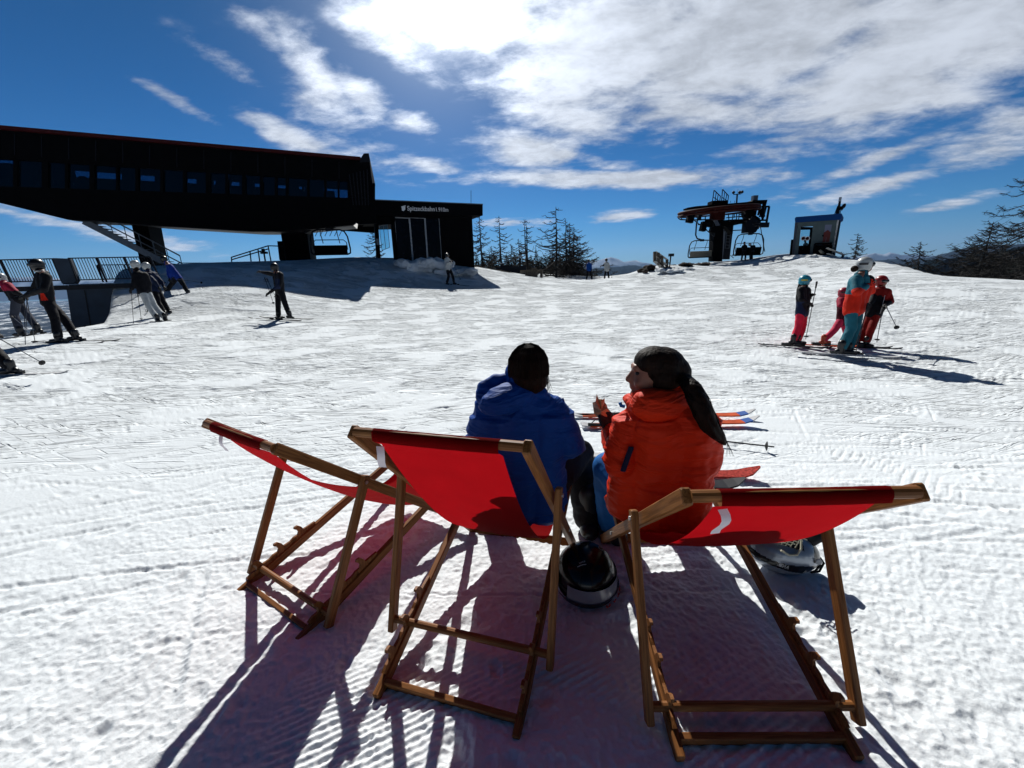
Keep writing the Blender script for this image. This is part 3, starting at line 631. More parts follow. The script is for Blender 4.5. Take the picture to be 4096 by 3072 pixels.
ep(prism([E_(1607,829,-.68),E_(1621,826,-.68),E_(1621,838,-.68),E_(1615,844,-.68),E_(1608,842,-.68)],eN,.03),'lift_logo',M['sign'])
ep(MB().bar(E_(1605,828,-.68),E_(1622,823,-.68),.03,.05),'lift_logo',M['sign'])
ep(MB().tube([E_(1884,815,1),E_(1884,762,1)],.018,5),'roof_antenna',M['dsteel'])
# ------------------------------------------------------------------ terrace on the left
ter=empty('concrete_terrace',at(450,1200,16)); tag(ter,'dark concrete terrace wall at the left edge of the piste','terrace'); TO=V(ter.location)
PT=vplane(at(100,1140,15.3),at(640,1140,17.2)); tA,tD,tN=PT
def T_(px,py,o=0.): return onplane((tA+tN*o,tD,tN),px,py)
prism([T_(265,1150),T_(660,1130),T_(670,1330),T_(300,1380)],tN,.5).build('wall',M['concrete'],ter,org=TO)
prism([T_(-260,1158,-.25),T_(660,1128,-.25),T_(660,1146,-.25),T_(-260,1178,-.25)],tN,6.).build('deck',M['dsteel'],ter,org=TO)
prism([T_(275,1137,-.1),T_(640,1126,-.1),T_(640,1130,-.1),T_(275,1141,-.1)],tN,5.5).build('deck_snow',M['snow'],ter,org=TO)
for x in (338,480): MB().bar(T_(x,1160,-.01),T_(x+28,1320,-.01),.03,.03).build('wall_joint',M['dsteel'],ter,org=TO)
# balustrade
def railing(label,p0,p1,q0,q1,n,o,rad=.012,plane=T_,posts=4,name='metal_railing'):
    rt=empty(name,plane(*q0,o)); tag(rt,label,'railing'); ro=V(rt.location)
    a,b,c,d=plane(*p0,o),plane(*p1,o),plane(*q0,o),plane(*q1,o)
    MB().bar(a,b,.04,.04).build('top_rail',M['dsteel'],rt,org=ro); MB().bar(c,d,.03,.04).build('bottom_rail',M['dsteel'],rt,org=ro)
    m=MB()
    for i in range(n):
        t=(i+.5)/n; m.tube([a.lerp(b,t),c.lerp(d,t)],rad,5,False)
    m.build('bar_grille',M['dsteel'],rt,org=ro)
    for i in range(posts+1): t=i/posts; MB().bar(a.lerp(b,t),c.lerp(d,t)-V((0,0,.12)),.05,.05).build('post',M['dsteel'],rt,org=ro)
railing('dark barred railing left of the solid railing panel',(-230,1045),(212,1035),(-180,1135),(248,1121),38,0.,plane=T_,posts=4)
railing('dark barred railing right of the solid railing panel',(272,1033),(600,1027),(308,1120),(640,1110),30,0.,plane=T_,posts=3)
railing('far barred railing at the back of the terrace',(388,1060),(700,1056),(410,1118),(720,1108),40,4.,rad=.009,posts=3)
railing('fine railing on the snowy bank beyond the stair',(712,1052),(1010,1051),(716,1072),(1012,1066),44,7.,rad=.008,posts=4)
pn=prism([T_(211,1032,-.06),T_(272,1034,-.06),T_(303,1122,-.06),T_(292,1138,-.06),T_(252,1138,-.06)],tN,.5).build('railing_panel',M['concrete'],None,org=T_(260,1130)); tag(pn,'solid dark panel standing between the two barred railings','panel')
# small stair railing right of the terrace (beside pylon)
hr=empty('handrail',at(1000,1045,25)); tag(hr,'sloping handrail on the bank left of the thick pylon','railing'); ho=V(hr.location)
def H_(u,v,d=25.): return at(*z2(u,v),d)
for dd in (25.,26.2):
    for k in (0,22): MB().tube([H_(-165,1060+k,dd),H_(160,958+k*1.3,dd)]+([H_(290,962,dd)] if k==0 else []),.035,6).build('rail',M['dsteel'],hr,org=ho)
    for (a,b) in (((-165,1060),(-160,1120)),((70,985),(88,1110)),((160,958),(190,1118)),((0,1010),(12,1120))): MB().tube([H_(*a,dd),H_(*b,dd)],.035,6).build('post',M['dsteel'],hr,org=ho)
MB().bar(H_(272,925,25.5),H_(290,1085,25.5),.32,.3).build('end_post',M['black'],hr,org=ho)
lp=MB().tube([H_(118,990,25.2),H_(140,1120,25.2)],.045,6).box(H_(125,1020,25.2),(.36,.2,.12)).box(H_(117,1000,25.2),(.14,.14,.22)); lo=lp.build('snow_gauge',M['dsteel'],None,org=H_(140,1120,25.2)); tag(lo,'short metal post with a small box beside the sloping handrail','post')
# ------------------------------------------------------------------ chairlift chairs
def lift_chair(label,c,wd,yaw,hang,armdir=1,seatmat='black',chd=True,group='chairlift chairs',arm=True):
    # c = centre of the top bar, wd = width ; local x along the width, y = facing direction
    root=empty('chairlift_chair',c,yaw); tag(root,label,'chairlift chair',group); s=wd/2; h=wd*.66
    fr=[(-s*.80,.10,-h),(-s*.98,.02,-h*.93),(-s,0,-h*.75),(-s*.93,0,-h*.28),(-s*.80,0,-h*.08),(-s*.58,0,-.02),(-s*.16,0,0),(0,0,-.06),(s*.16,0,0),(s*.58,0,-.02),(s*.80,0,-h*.08),(s*.93,0,-h*.28),(s,0,-h*.75),(s*.98,.02,-h*.93),(s*.80,.10,-h)]
    MB().tube([V(q) for q in fr],.05,8).build('frame',M['dsteel'],root,smooth=True)
    MB().box((0,.02,-h*.79),(wd*.84,.07,h*.34),Matrix.Rotation(.15,3,'X')).build('backrest',M[seatmat],root)
    MB().box((0,.28,-h*.97),(wd*.84,.52,.09),Matrix.Rotation(.1,3,'X')).build('seat',M['black'],root)
    bb=[(-s*.86,.05,-h*.80),(-s*.84,.22,-h*.52),(-s*.70,.28,-h*.42),(s*.70,.28,-h*.42),(s*.84,.22,-h*.52),(s*.86,.05,-h*.80)]
    MB().tube([V(q) for q in bb],.028,6).build('safety_bar',M['dsteel'],root,smooth=True)
    for k in (-.42,.42): MB().tube([V((s*k,0,-.03)),V((s*k,.06,-h*.18)),V((s*k-.05,.16,-h*.36)),V((s*k-.09,.2,-h*.55))],.026,6).build('foot_rest_arm',M['dsteel'],root)
    MB().box((0,0,.0),(.34,.16,.2)).build('hanger_clamp',M['dsteel'],root)
    if arm:
        a=armdir; MB().tube([V((a*.1,0,.06)),V((a*.45,0,.16)),V((a*.62,0,.5)),V((a*.62,0,hang*.7)),V((a*.5,0,hang))],.07,8).build('hanger',M['dsteel'],root,smooth=True)
        MB().box((a*.45,0,hang+.02),(.34,.7,.2)).box((a*.45,0,hang-.16),(.2,.4,.22)).build('cable_grip',M['dsteel'],root)
    return root
lift_chair('empty dark chair hanging above the snow between the two station buildings',at(1313,918,26.5),2.35,R_(200),.5,arm=True,armdir=-1)
ch=[o for o in COL.objects if o.name.startswith('chairlift_chair')][-1]
for k in range(6):
    MB().tube([V((-.8+k*.28,0,-.05)),V((-.6+k*.28,.3,-.42))],.02,5).build('bubble_rib',M['dsteel'],ch)
lift_chair('empty chair with pale seat back hanging left of the drive station pylon',at(*zw(625,1128),39),2.36,R_(-4),2.1,armdir=-1,seatmat='cream')
lift_chair('dark chair right of the ladder mast, carrying two skiers',at(*zw(1570,1000),37),2.8,R_(4),.9,armdir=1)
# ------------------------------------------------------------------ chairlift drive station
dsn=empty('chairlift_drive_station',at(*zw(920,1530),38)); tag(dsn,'dark drive station of the chairlift with a big flat red wheel','chairlift station'); DO=V(dsn.location)
def dp(mb,name,m,parent=None,**k): return mb.build(name,m,parent or dsn,org=DO,**k)
W_=lambda u,v,D=38.:at(*zw(u,v),D)
PD=vplane(W_(0,500,38.),W_(2000,500,38.)); dA_,dD_,dN_=PD
def Q(u,v,o=0.): return onplane((dA_+dN_*o,dD_,dN_),*zw(u,v))
dp(prism([Q(870,560),Q(1060,560),Q(1020,1540),Q(832,1540)],dN_,.9),'main_pylon',M['black'])
dp(prism([Q(850,715,-.1),Q(915,712,-.1),Q(975,835,-.1),Q(905,850,-.1)],dN_,.2),'pylon_plate',M['steel'])
lm=dp(prism([Q(1110,740,1.2),Q(1250,740,1.2),Q(1165,1500,1.2),Q(1030,1500,1.2)],dN_,.5),'ladder_mast',M['dsteel'])
for (a,b) in (((1130,760),(1075,1290)),((1205,770),(1150,1290))): dp(MB().tube([Q(*a,1.1),Q(*b,1.1)],.03,6),'ladder_rail',M['steel'],lm)
for k in range(9): 
    t=k/8; dp(MB().tube([Q(1128-52*t,790+490*t,1.1),Q(1202-50*t,795+490*t,1.1)],.02,5),'ladder_rung',M['steel'],lm)
# bullwheel: a flat wheel seen edge-on from below
wc=W_(930,575,38.); Rw=(W_(930,0,38)-W_(170,0,38)).length*1.0; tilt=Matrix.Rotation(R_(-2.2),3,'Y')@Matrix.Rotation(R_(2.),3,'X')
def ring(Rr,rr,dz=0,n=48):
    pts=[wc+tilt@V((Rr*math.cos(t),Rr*math.sin(t),dz)) for t in [2*math.pi*i/n for i in range(n)]]; m=MB(); m.tube(pts+[pts[0]],rr,8,False); return m
bw=dp(ring(Rw*.93,.13,.14),'bullwheel',M['rustwheel'],smooth=True)
dp(ring(Rw*.95,.07,-.1),'wheel_flange',M['rustwheel'],bw,smooth=True); dp(ring(Rw*.55,.07,.05),'inner_ring',M['rustwheel'],bw,smooth=True)
for k in range(8):
    t=2*math.pi*k/8+.2; dp(MB().bar(wc,wc+tilt@V((Rw*.93*math.cos(t),Rw*.93*math.sin(t),.0)),.30,.16),'spoke',M['rustwheel'],bw)
dp(MB().tube([wc-V((0,0,.7)),wc+V((0,0,.5))],.65,16),'hub',M['rustwheel'],bw)
# superstructure
dp(prism([Q(343,490,-.5),Q(510,462,-.5),Q(1600,372,-.5),Q(1620,345,-.5),Q(1880,338,-.5),Q(1878,400,-.5),Q(1600,470,-.5),Q(345,520,-.5)],dN_,1.),'top_beam',M['black'])
dp(prism([Q(860,620,-.3),Q(1500,590,-.3),Q(1640,600,-.3),Q(1640,760,-.3),Q(1430,800,-.3),Q(1250,830,-.3),Q(1050,840,-.3),Q(860,720,-.3)],dN_,0.01),'x',M['black']) if False else None
dp(prism([Q(1000,735,-.2),Q(1700,700,-.2),Q(1720,770,-.2),Q(1400,800,-.2),Q(1240,840,-.2),Q(1225,1000,-.2),Q(1100,860,-.2),Q(1040,850,-.2)],dN_,.8),'cross_beam',M['black'])
dp(prism([Q(1560,440),Q(1700,420),Q(1760,480),Q(1640,620),Q(1760,700),Q(1740,900),Q(1690,930),Q(1560,700),Q(1520,600)],dN_,1.2),'drive_housing',M['black'])
dp(MB().box(Q(1650,315),(.42,.4,.5)),'top_box',M['steel'])
for pts in ([(1880,340),(1845,480)],[(1700,480),(1935,468)],[(1935,468),(1880,800)],[(1825,400),(1800,700)],[(1870,480),(1800,740)],[(1740,660),(1850,655)],[(1700,740),(1880,735)],[(1790,500),(1770,650)],[(1680,500),(1660,640)],[(1750,520),(1720,640)]):
    dp(MB().bar(Q(*pts[0],-.2),Q(*pts[1],-.2),.14,.14),'frame_member',M['black'])
dp(MB().bar(Q(1750,830,-.3),Q(1920,830,-.3),.3,.42),'counter_box',M['dsteel'])
dp(MB().bar(Q(1580,690,-.4),Q(1780,850,-.4),.3,.3),'tension_arm',M['dsteel'])
# left guide loop and sheaves
loop=[(440,640),(330,650),(200,670),(165,700),(200,722),(330,732),(600,728),(830,722)]
dp(MB().tube([Q(u,v,-.6) for u,v in loop],.06,6),'cable_guide',M['dsteel'],smooth=True)
for (u,v,a,b) in ((395,700,.55,.75),(750,800,.6,.55),(835,930,.5,.45),(650,860,.45,.8)): dp(MB().box(Q(u,v,-.6),(a,.5,b),Matrix.Rotation(.2,3,'Y')),'sheave_block',M['black'])
for a,b in (((450,720),(860,1050)),((605,660),(600,730)),((690,660),(685,830)),((600,820),(720,930)),((870,980),(862,1060)),((545,825),(600,815)),((240,660),(220,720)),((340,650),(350,720))): dp(MB().tube([Q(*a,-.5),Q(*b,-.5)],.045,6),'brace',M['dsteel'])
dp(MB().box(Q(1540,880,-.3),(.95,.7,.9)).box(Q(1560,800,-.3),(1.0,.7,.5)),'motor_unit',M['dsteel'])
# walkway between the pylons
for a,b in (((1090,630),(1460,590)),((1095,690),(1480,650)),((1095,740),(1300,725)),((1140,630),(1150,735)),((1230,625),(1215,730)),((1255,610),(1250,690)),((1300,600),(1300,720)),((1350,600),(1340,720)),((1440,590),(1430,700)),((1360,625),(1455,612)),((1355,672),(1450,665))): dp(MB().tube([Q(*a,.8),Q(*b,.8)],.045,5),'walkway_rail',M['dsteel'])
dp(MB().tube([Q(1045,945,.5),Q(1450,925,.5)],.05,6),'cable_guide',M['dsteel'])
for a,b in (((1765,860),(1850,1350)),((1180,1420),(1240,1475))): dp(MB().tube([Q(*a,-.5),Q(*b,-.5)],.035,5),'stay',M['dsteel'])
# maintenance cage on top
cage=dp(MB().box(Q(930,400,0),(1.4,1.0,.28)),'service_platform',M['black'])
for o in (-.4,.4):
    for dx,pts in ((0,[(860,150),(985,270),(960,410),(822,400),(860,150)]),(165,[(860,132),(975,258),(960,412),(838,395),(860,132)])):
        dp(MB().tube([Q(u+dx,v,o) for u,v in pts],.045,5),'guard_rail',M['dsteel'],cage)
        for t in (.35,.68): dp(MB().tube([Q(860+dx+120*t,150+120*t,o),Q(835+dx+115*t,400+10*t,o)],.035,5),'guard_rail',M['dsteel'],cage)
        dp(MB().tube([Q(842+dx,285,o),Q(970+dx,370,o)],.035,5),'guard_rail',M['dsteel'],cage)
an=dp(MB().tube([Q(1300,400),Q(1312,235)],.07,6),'wind_gauge',M['dsteel'])
dp(MB().tube([Q(1240,235),Q(1385,225)],.035,5).tube([Q(1245,235),Q(1238,185)],.03,5).tube([Q(1385,225),Q(1400,190)],.03,5).tube([Q(1322,230),Q(1328,125)],.012,4),'gauge_arm',M['dsteel'],an)
for u,v in ((1240,195),(1360,190),(1408,185)): dp(MB().ell(Q(u,v),(.13,.13,.13)),'gauge_cup',M['dsteel'],an)
for u in (1180,1258): dp(MB().tube([Q(u,400),Q(u+5,355)],.02,4),'roof_spike',M['dsteel'])
# lift cable
# ------------------------------------------------------------------ operator hut
hut=empty('lift_operator_hut',at(*zh(880,1330),32.5)); tag(hut,'small grey-green hut with a blue roof and red poster on the mound','hut'); HO=V(hut.location)
PH=vplane(at(*zh(500,900),33.),at(*zh(1400,900),31.4)); hA,hD,hN=PH
def K(u,v,o=0.): return onplane((hA+hN*o,hD,hN),*zh(u,v))
def hp(mb,name,m,parent=None,**k): return mb.build(name,m,parent or hut,org=HO,**k)
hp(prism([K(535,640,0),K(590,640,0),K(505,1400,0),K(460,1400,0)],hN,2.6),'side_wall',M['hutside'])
for pts,nm in (([(590,620),(1460,580),(1450,690),(590,735)],'wall'),([(590,735),(665,735),(590,1400),(505,1400)],'wall'),([(920,715),(1450,690),(1335,1400),(840,1400)],'wall')):
    hp(prism([K(*q) for q in pts],hN,.08),nm,M['huturq'])
hp(prism([K(555,525,-.35),K(1530,448,-.35),K(1545,470,-.35),K(1530,545,-.35),K(1480,580,-.35),K(540,640,-.35),K(530,560,-.35)],hN,3.2),'roof',M['blueroof'])
hp(prism([K(1440,590,.0),K(1475,590,.0),K(1345,1350,.0),K(1320,1350,.0)],hN,.1),'corner_trim',M['white'])
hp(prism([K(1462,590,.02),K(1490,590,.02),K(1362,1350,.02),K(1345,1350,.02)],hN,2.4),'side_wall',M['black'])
dr=hp(prism([K(665,735,.03),K(920,740,.03),K(895,795,.03),K(650,800,.03)],hN,.07),'door_frame',M['black'])
hp(prism([K(860,780,.03),K(918,745,.03),K(835,1400,.03),K(790,1400,.03)],hN,.07),'door_frame',M['black'])
hp(prism([K(612,1140,.03),K(850,1130,.03),K(835,1400,.03),K(585,1400,.03)],hN,.07),'door',M['black'])
pane=hp(prism([K(672,798,.05),K(862,790,.05),K(815,1140,.05),K(615,1140,.05)],hN,.02),'door_pane',M['cglass'])
for u,v in ((713,983),(800,985)):
    c=K(u,v,.02); hp(MB().tube([c,c+hN*.015],.17,20),'round_sticker',M['white'],pane); hp(MB().tube([c-hN*.005,c],.12,16),'round_sticker',M['rustwheel'],pane)
# back wall is a window wall too, so the sky shows through the door pane
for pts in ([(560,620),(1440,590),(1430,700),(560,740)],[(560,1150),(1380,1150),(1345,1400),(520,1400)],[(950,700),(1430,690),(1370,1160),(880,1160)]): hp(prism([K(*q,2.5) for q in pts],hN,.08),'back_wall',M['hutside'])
hp(prism([K(1180,690,-.01),K(1328,685,-.01),K(1300,850,-.01),K(1235,800,-.01),K(1160,860,-.01)],hN,.02),'poster',M['posterw'])
ps=hp(prism([K(1150,860,-.03),K(1240,800,-.03),K(1298,855,-.03),K(1255,1150,-.03),K(1110,1150,-.03)],hN,.02),'poster',M['poster'])
hp(MB().bar(K(1205,955,-.05),K(1180,1110,-.05),.04,.01),'poster_script',M['posterw'],ps)
hp(MB().bar(K(1110,1068,-.06),K(1290,1062,-.06),.03,.03),'poster_batten',M['cream'],ps)
# clutter: dark bench against the wall and railings
for a,b in (((960,1100),(1330,1085)),((950,1240),(1340,1225)),((965,1100),(930,1300)),((1300,1085),(1270,1300)),((1120,930),(1150,920))): hp(MB().bar(K(*a,-.5),K(*b,-.5),.12,.12),'bench_frame',M['black'])
hp(prism([K(960,1130,-.45),K(1330,1115,-.45),K(1310,1330,-.45),K(930,1340,-.45)],hN,.3),'bench',M['black'])
mast=hp(MB().tube([K(1450,460,.6),K(1510,105,.6)],[.10,.07],8),'roof_mast',M['dsteel'])
hp(MB().tube([K(1492,190,.58),K(1508,100,.58)],.09,8),'mast_tip',M['lsteel'],mast)
for a,b in (((1385,460),(1450,290)),((1410,460),(1455,300)),((1500,450),(1515,330)),((1480,330),(1530,310)),((1530,390),(1575,330))): hp(MB().tube([K(*a,.5),K(*b,.5)],.03,5),'mast_stay',M['dsteel'],mast)
hp(MB().ell(K(1578,292,.5),(.12,.14,.2),Matrix.Rotation(.4,3,'Y')),'loudspeaker',M['dsteel'],mast); hp(MB().box(K(1508,335,.5),(.25,.2,.25)),'mast_box',M['black'],mast)
hp(prism([K(450,1010,.0),K(500,1005,.0),K(460,1380,.0),K(412,1380,.0)],hN,.2),'wind_screen',M['black']); hp(prism([K(500,1040,.02),K(515,1040,.02),K(478,1370,.02),K(462,1370,.02)],hN,.1),'wind_screen_edge',M['lsteel'])
bd=MB().bar(at(*zh(1220,1190),30.5),at(*zh(1580,1335),30.5),.22,.08); tag(bd.build('wooden_board',M['paleboard'],None,org=at(*zh(1580,1335),30.5)),'pale wooden board leaning over the snow heap right of the hut','board')
bd=MB().bar(at(*zh(1230,1310),30.6),at(*zh(1340,1345),30.6),.2,.07); tag(bd.build('wooden_board',M['paleboard'],None,org=at(*zh(1230,1310),30.6)),'short pale board lying at the foot of the hut','board')
bd=MB().bar(at(*zh(1575,1330),30.5),at(*zh(1500,1500),30.5),.14,.1); tag(bd.build('wooden_post',M['oldwood'],None,org=at(*zh(1500,1500),30.5)),'crooked dark post under the end of the pale board','post')
bd=MB().tube([at(*zh(1065,1235),31),at(*zh(1110,1280),31),at(*zh(1150,1300),31)],[.08,.11,.05],7); tag(bd.build('hose',M['cream'],None,org=at(*zh(1150,1300),31)),'short pale hose end in front of the hut wall','hose')
# ------------------------------------------------------------------ timber stair railing and lamp post on the mound
wr=empty('wooden_railing',at(2660,1080,31)); tag(wr,'white-topped wooden railing on the dark rocky edge of the mound','railing'); wo=V(wr.location)
def Z5(u,v,D): return at(*z5(u,v),D)
for dd in (31.,31.5):
    for a,b in (((2025,558),(2140,640)),((2010,605),(2128,690)),((2008,650),(2120,748))): MB().bar(Z5(*a,dd),Z5(*b,dd),.16,.18 if a[1]!=558 else .12).build('rail',M['paleboard'] if a[1]==558 or dd<32 else M['oldwood'],wr,org=wo)
    for a,b in (((2012,560),(2012,655)),((2045,570),(2048,690)),((2078,600),(2085,715)),((2134,640),(2130,745))): MB().bar(Z5(*a,dd),Z5(*b,dd),.2,.2).build('post',M['oldwood'],wr,org=wo)
mp=empty('lamp_post',Z5(2155,742,31)); tag(mp,'thin dark post with a small floodlight next to the wooden railing','lamp post'); mo=V(mp.location)
MB().tube([Z5(2155,742,31),Z5(2172,590,31)],.05,6).build('pole',M['dsteel'],mp,org=mo); MB().box(Z5(2175,590,31),(.34,.25,.2)).build('lamp_head',M['dsteel'],mp,org=mo); MB().bar(Z5(2125,668,31),Z5(2165,668,31),.07,.07).build('bracket',M['dsteel'],mp,org=mo)
# timber guard rails by the fence in the middle
gr=empty('wooden_fence',at(2150,1105,33)); tag(gr,'low weathered rail fence between the station and the crest','fence'); go=V(gr.location)
for a,b in (((240,700),(400,742)),((400,742),(500,752)),((500,752),(640,790))): MB().bar(Z5(*a,32.5),Z5(*b,33.),.16,.26).build('rail',M['oldwood'],gr,org=go)
for a,b in (((750,768),(905,745)),((745,790),(860,778)),((750,805),(850,800)),((805,732),(850,728)),((755,750),(850,745)),((690,755),(760,750))): MB().bar(Z5(*a,32),Z5(*b,32.),.12,.22).build('rail',M['oldwood'],gr,org=go)
for a,b in (((900,745),(898,815)),((848,728),(850,812)),((755,765),(750,810)),((245,700),(245,745)),((400,742),(400,775))): MB().bar(Z5(*a,32),Z5(*b,32),.18,.18).build('post',M['oldwood'],gr,org=go)
# ------------------------------------------------------------------ people
def fab(name,col,rough=.75,**k): return mat(name,col,rough,spec=.2,nz=k.pop('nz',.18),nscale=k.pop('nscale',7),bump=k.pop('bump',.35),bscale=k.pop('bscale',30),**k)
M['skin']=mat('skin',(.24,.10,.06),.5,nz=.1)
M['f_black']=fab('black_ski_fabric',(.006,.006,.009)); M['f_navy']=fab('navy_fabric',(.008,.016,.05)); M['f_blue']=fab('bright_blue_fabric',(.008,.04,.30)); 0
def jacketmat(name,col):
    m=bpy.data.materials.new(name); t,N,L=nt(m); b=N['Principled BSDF']; b.inputs['Base Color'].default_value=(*col,1); b.inputs['Roughness'].default_value=.62; b.inputs['Specular IOR Level'].default_value=.18
    g=N.new('ShaderNodeTexCoord'); hs_=[]
    for sc,rot,k,di in (((3,3,10),(0,.45,.2),1.6,1.1),((8,6,14),(.3,-.6,.4),.22,1.0),((160,160,160),(0,0,0),.02,0)):
        mp=N.new('ShaderNodeMapping'); mp.inputs['Scale'].default_value=sc; mp.inputs['Rotation'].default_value=rot; L.new(g.outputs['Object'],mp.inputs[0])
        n=N.new('ShaderNodeTexNoise'); n.inputs['Scale'].default_value=1; n.inputs['Detail'].default_value=3; n.inputs['Distortion'].default_value=di; L.new(mp.outputs[0],n.inputs['Vector'])
        a=N.new('ShaderNodeMath'); a.operation='SUBTRACT'; L.new(n.outputs[0],a.inputs[0]); a.inputs[1].default_value=.5; b1=N.new('ShaderNodeMath'); b1.operation='ABSOLUTE'; L.new(a.outputs[0],b1.inputs[0]); c=N.new('ShaderNodeMath'); c.operation='MULTIPLY'; c.inputs[1].default_value=-k; L.new(b1.outputs[0],c.inputs[0]); hs_.append(c.outputs[0])
    s=hs_[0]
    for q in hs_[1:]: a=N.new('ShaderNodeMath'); a.operation='ADD'; L.new(s,a.inputs[0]); L.new(q,a.inputs[1]); s=a.outputs[0]
    bp=N.new('ShaderNodeBump'); bp.inputs['Strength'].default_value=.55; bp.inputs['Distance'].default_value=.05; L.new(s,bp.inputs['Height']); L.new(bp.outputs[0],b.inputs['Normal']); return m
M['f_royal']=jacketmat('royal_blue_shell',(.003,.060,.31)); M['f_orange2']=jacketmat('orange_shell',(.72,.034,.005))
M['f_white']=fab('white_ski_fabric',(.52,.54,.54)); M['f_grey']=fab('grey_ski_fabric',(.045,.05,.07)); M['f_orange']=fab('orange_red_fabric',(.60,.020,.006)); 0
M['f_teal']=fab('teal_fabric',(.02,.14,.19)); M['f_pink']=fab('neon_pink_fabric',(.75,.02,.06)); M['f_pink2']=fab('pink_fabric',(.55,.03,.09)); M['f_maroon']=fab('maroon_fabric',(.06,.004,.015)); M['f_magenta']=fab('magenta_fabric',(.32,.008,.04)); M['f_dred']=fab('dark_red_fabric',(.22,.008,.006)); M['f_bluejean']=fab('blue_trouser_fabric',(.010,.13,.42)); M['f_purple']=fab('purple_grey_fabric',(.04,.03,.09))
M['boot']=mat('boot_plastic',(.010,.010,.012),.35,nz=.2); M['bootw']=mat('white_boot_plastic',(.45,.45,.47),.4); M['booto']=mat('orange_boot_plastic',(.5,.07,.02),.35)
M['h_black']=mat('black_helmet_shell',(.006,.006,.007),.35,nz=.3,nscale=9); M['h_white']=mat('white_helmet_shell',(.42,.44,.44),.35,nz=.15); M['h_turq']=mat('turquoise_helmet_shell',(.015,.26,.36),.35); M['h_red']=mat('red_helmet_shell',(.26,.008,.008),.35); M['h_pink']=mat('pink_helmet_shell',(.33,.012,.04),.4)
M['lens']=mat('goggle_lens',(.012,.010,.012),.1,spec=.8); M['strap_y']=mat('yellow_strap',(.5,.42,.05),.6); M['strap']=mat('dark_strap',(.03,.03,.035),.6)
M['hair']=mat('brown_hair',(.012,.0055,.003),.6,spec=.12,nz=.5,nscale=40,stretch=(1,1,.12),bump=.6,bscale=90); M['glove']=mat('black_glove',(.008,.008,.009),.7,nz=.2); M['glove2']=mat('grey_glove',(.06,.07,.08),.7)
M['ski_b']=mat('blue_ski',(.02,.09,.35),.6,spec=.2); M['ski_d']=mat('dark_ski',(.02,.02,.025),.65,spec=.15,nz=.5,nscale=4); M['ski_w']=mat('white_ski',(.55,.55,.56),.6,spec=.15,nz=.3,nscale=5); M['ski_o']=mat('orange_ski',(.55,.08,.02),.6,spec=.15,nz=.4,nscale=5); M['redski']=mat('red_ski_pattern',(.36,.05,.04),.8,spec=.05,nz=.5,nscale=60); M['pole']=mat('pole_grey',(.05,.055,.07),.4,.4); M['bind']=mat('binding',(.012,.012,.013),.4)
def hw(p,r=.0):
    def f(c):
        n=mnoise.noise(c*9.)*.010+mnoise.noise(c*24.)*.004; return (n)*p
    return f
def ski(label,tail,tip,col,wd=.075,bind=True,group=None,lift=.035,parent_dir=None,flip=False,th=.014,name='ski',tipcol=None):
    tail=V(tail);tip=V(tip);d=tip-tail;Ln=d.length;d.normalize(); up=V((0,0,1)); x=d.cross(up).normalized(); up=x.cross(d); m=MB();n=22;vs=[]
    for i in range(n+1):
        t=i/n; w_=wd*(.5*(1-.32*math.sin(math.pi*min(1,t/.92))))*(1 if t<.9 else math.sqrt(max(.02,1-((t-.9)/.1)**2)))*(1.15 if t<.9 else 1.2); z=lift*((max(0,t-.88)/.12)**2)+ .012*(max(0,.06-t)/.06)**2
        for a,b in ((-1,0),(1,0),(1,1),(-1,1)): vs.append(tail+d*(Ln*t)+x*(a*w_)+up*(z+b*th))
    fs=[(3,2,1,0),tuple(range(4*n,4*n+4))]
    for i in range(n):
        for k in range(4): fs.append((4*i+k,4*i+(k+1)%4,4*i+4+(k+1)%4,4*i+4+k))
    m.add(vs,fs); c=tail.lerp(tip,.5); o=m.build(name,M[col],None,org=c); tag(o,label,'ski',group)
    if tipcol:
        o.data.materials.append(M[tipcol]); o.data.materials.append(M['ski_b'])
        for p in o.data.polygons:
            t=((p.center+c)-tail).dot(d)/Ln
            if t>.95 or t<.05: p.material_index=1
            elif t>.90 and tipcol=='ski_w' and col=='ski_o': p.material_index=2
    if bind:
        for t,sz in ((.40,(.055,.16,.05)),(.56,(.055,.11,.045))):
            b=MB(); Mx=Matrix((x,d,up)).transposed(); q=tail+d*(Ln*t)+up*(th+sz[2]/2); b.box(q,sz,Mx); b.box(q+up*.02+d*.03,(sz[0]*1.2,.05,.02),Mx); b.build('binding',M['bind'],o,org=c)
    return o
def pole(label,top,tip,col='pole',group=None,r=.0085):
    top=V(top);tip=V(tip);d=(tip-top).normalized(); c=top
    o=MB().tube([top,tip],[r,r*.7],7).build('ski_pole',M[col],None,org=c); tag(o,label,'ski pole',group)
    MB().tube([top-d*.02,top+d*.12],[.018,.014],8).build('grip',M['glove'],o,org=c)
    b=tip-d*.06; MB().tube([b-d*.005,b+d*.006],[.02,.042],10).build('basket',M['glove'],o,org=c)
    a=d.orthogonal().normalized()
    st=[top+a*.0,top+a*.05+d*.05,top+a*.045+d*.14,top+d*.10]; MB().tube(st,.005,5,False).build('wrist_strap',M['glove'],o,org=c)
    return o
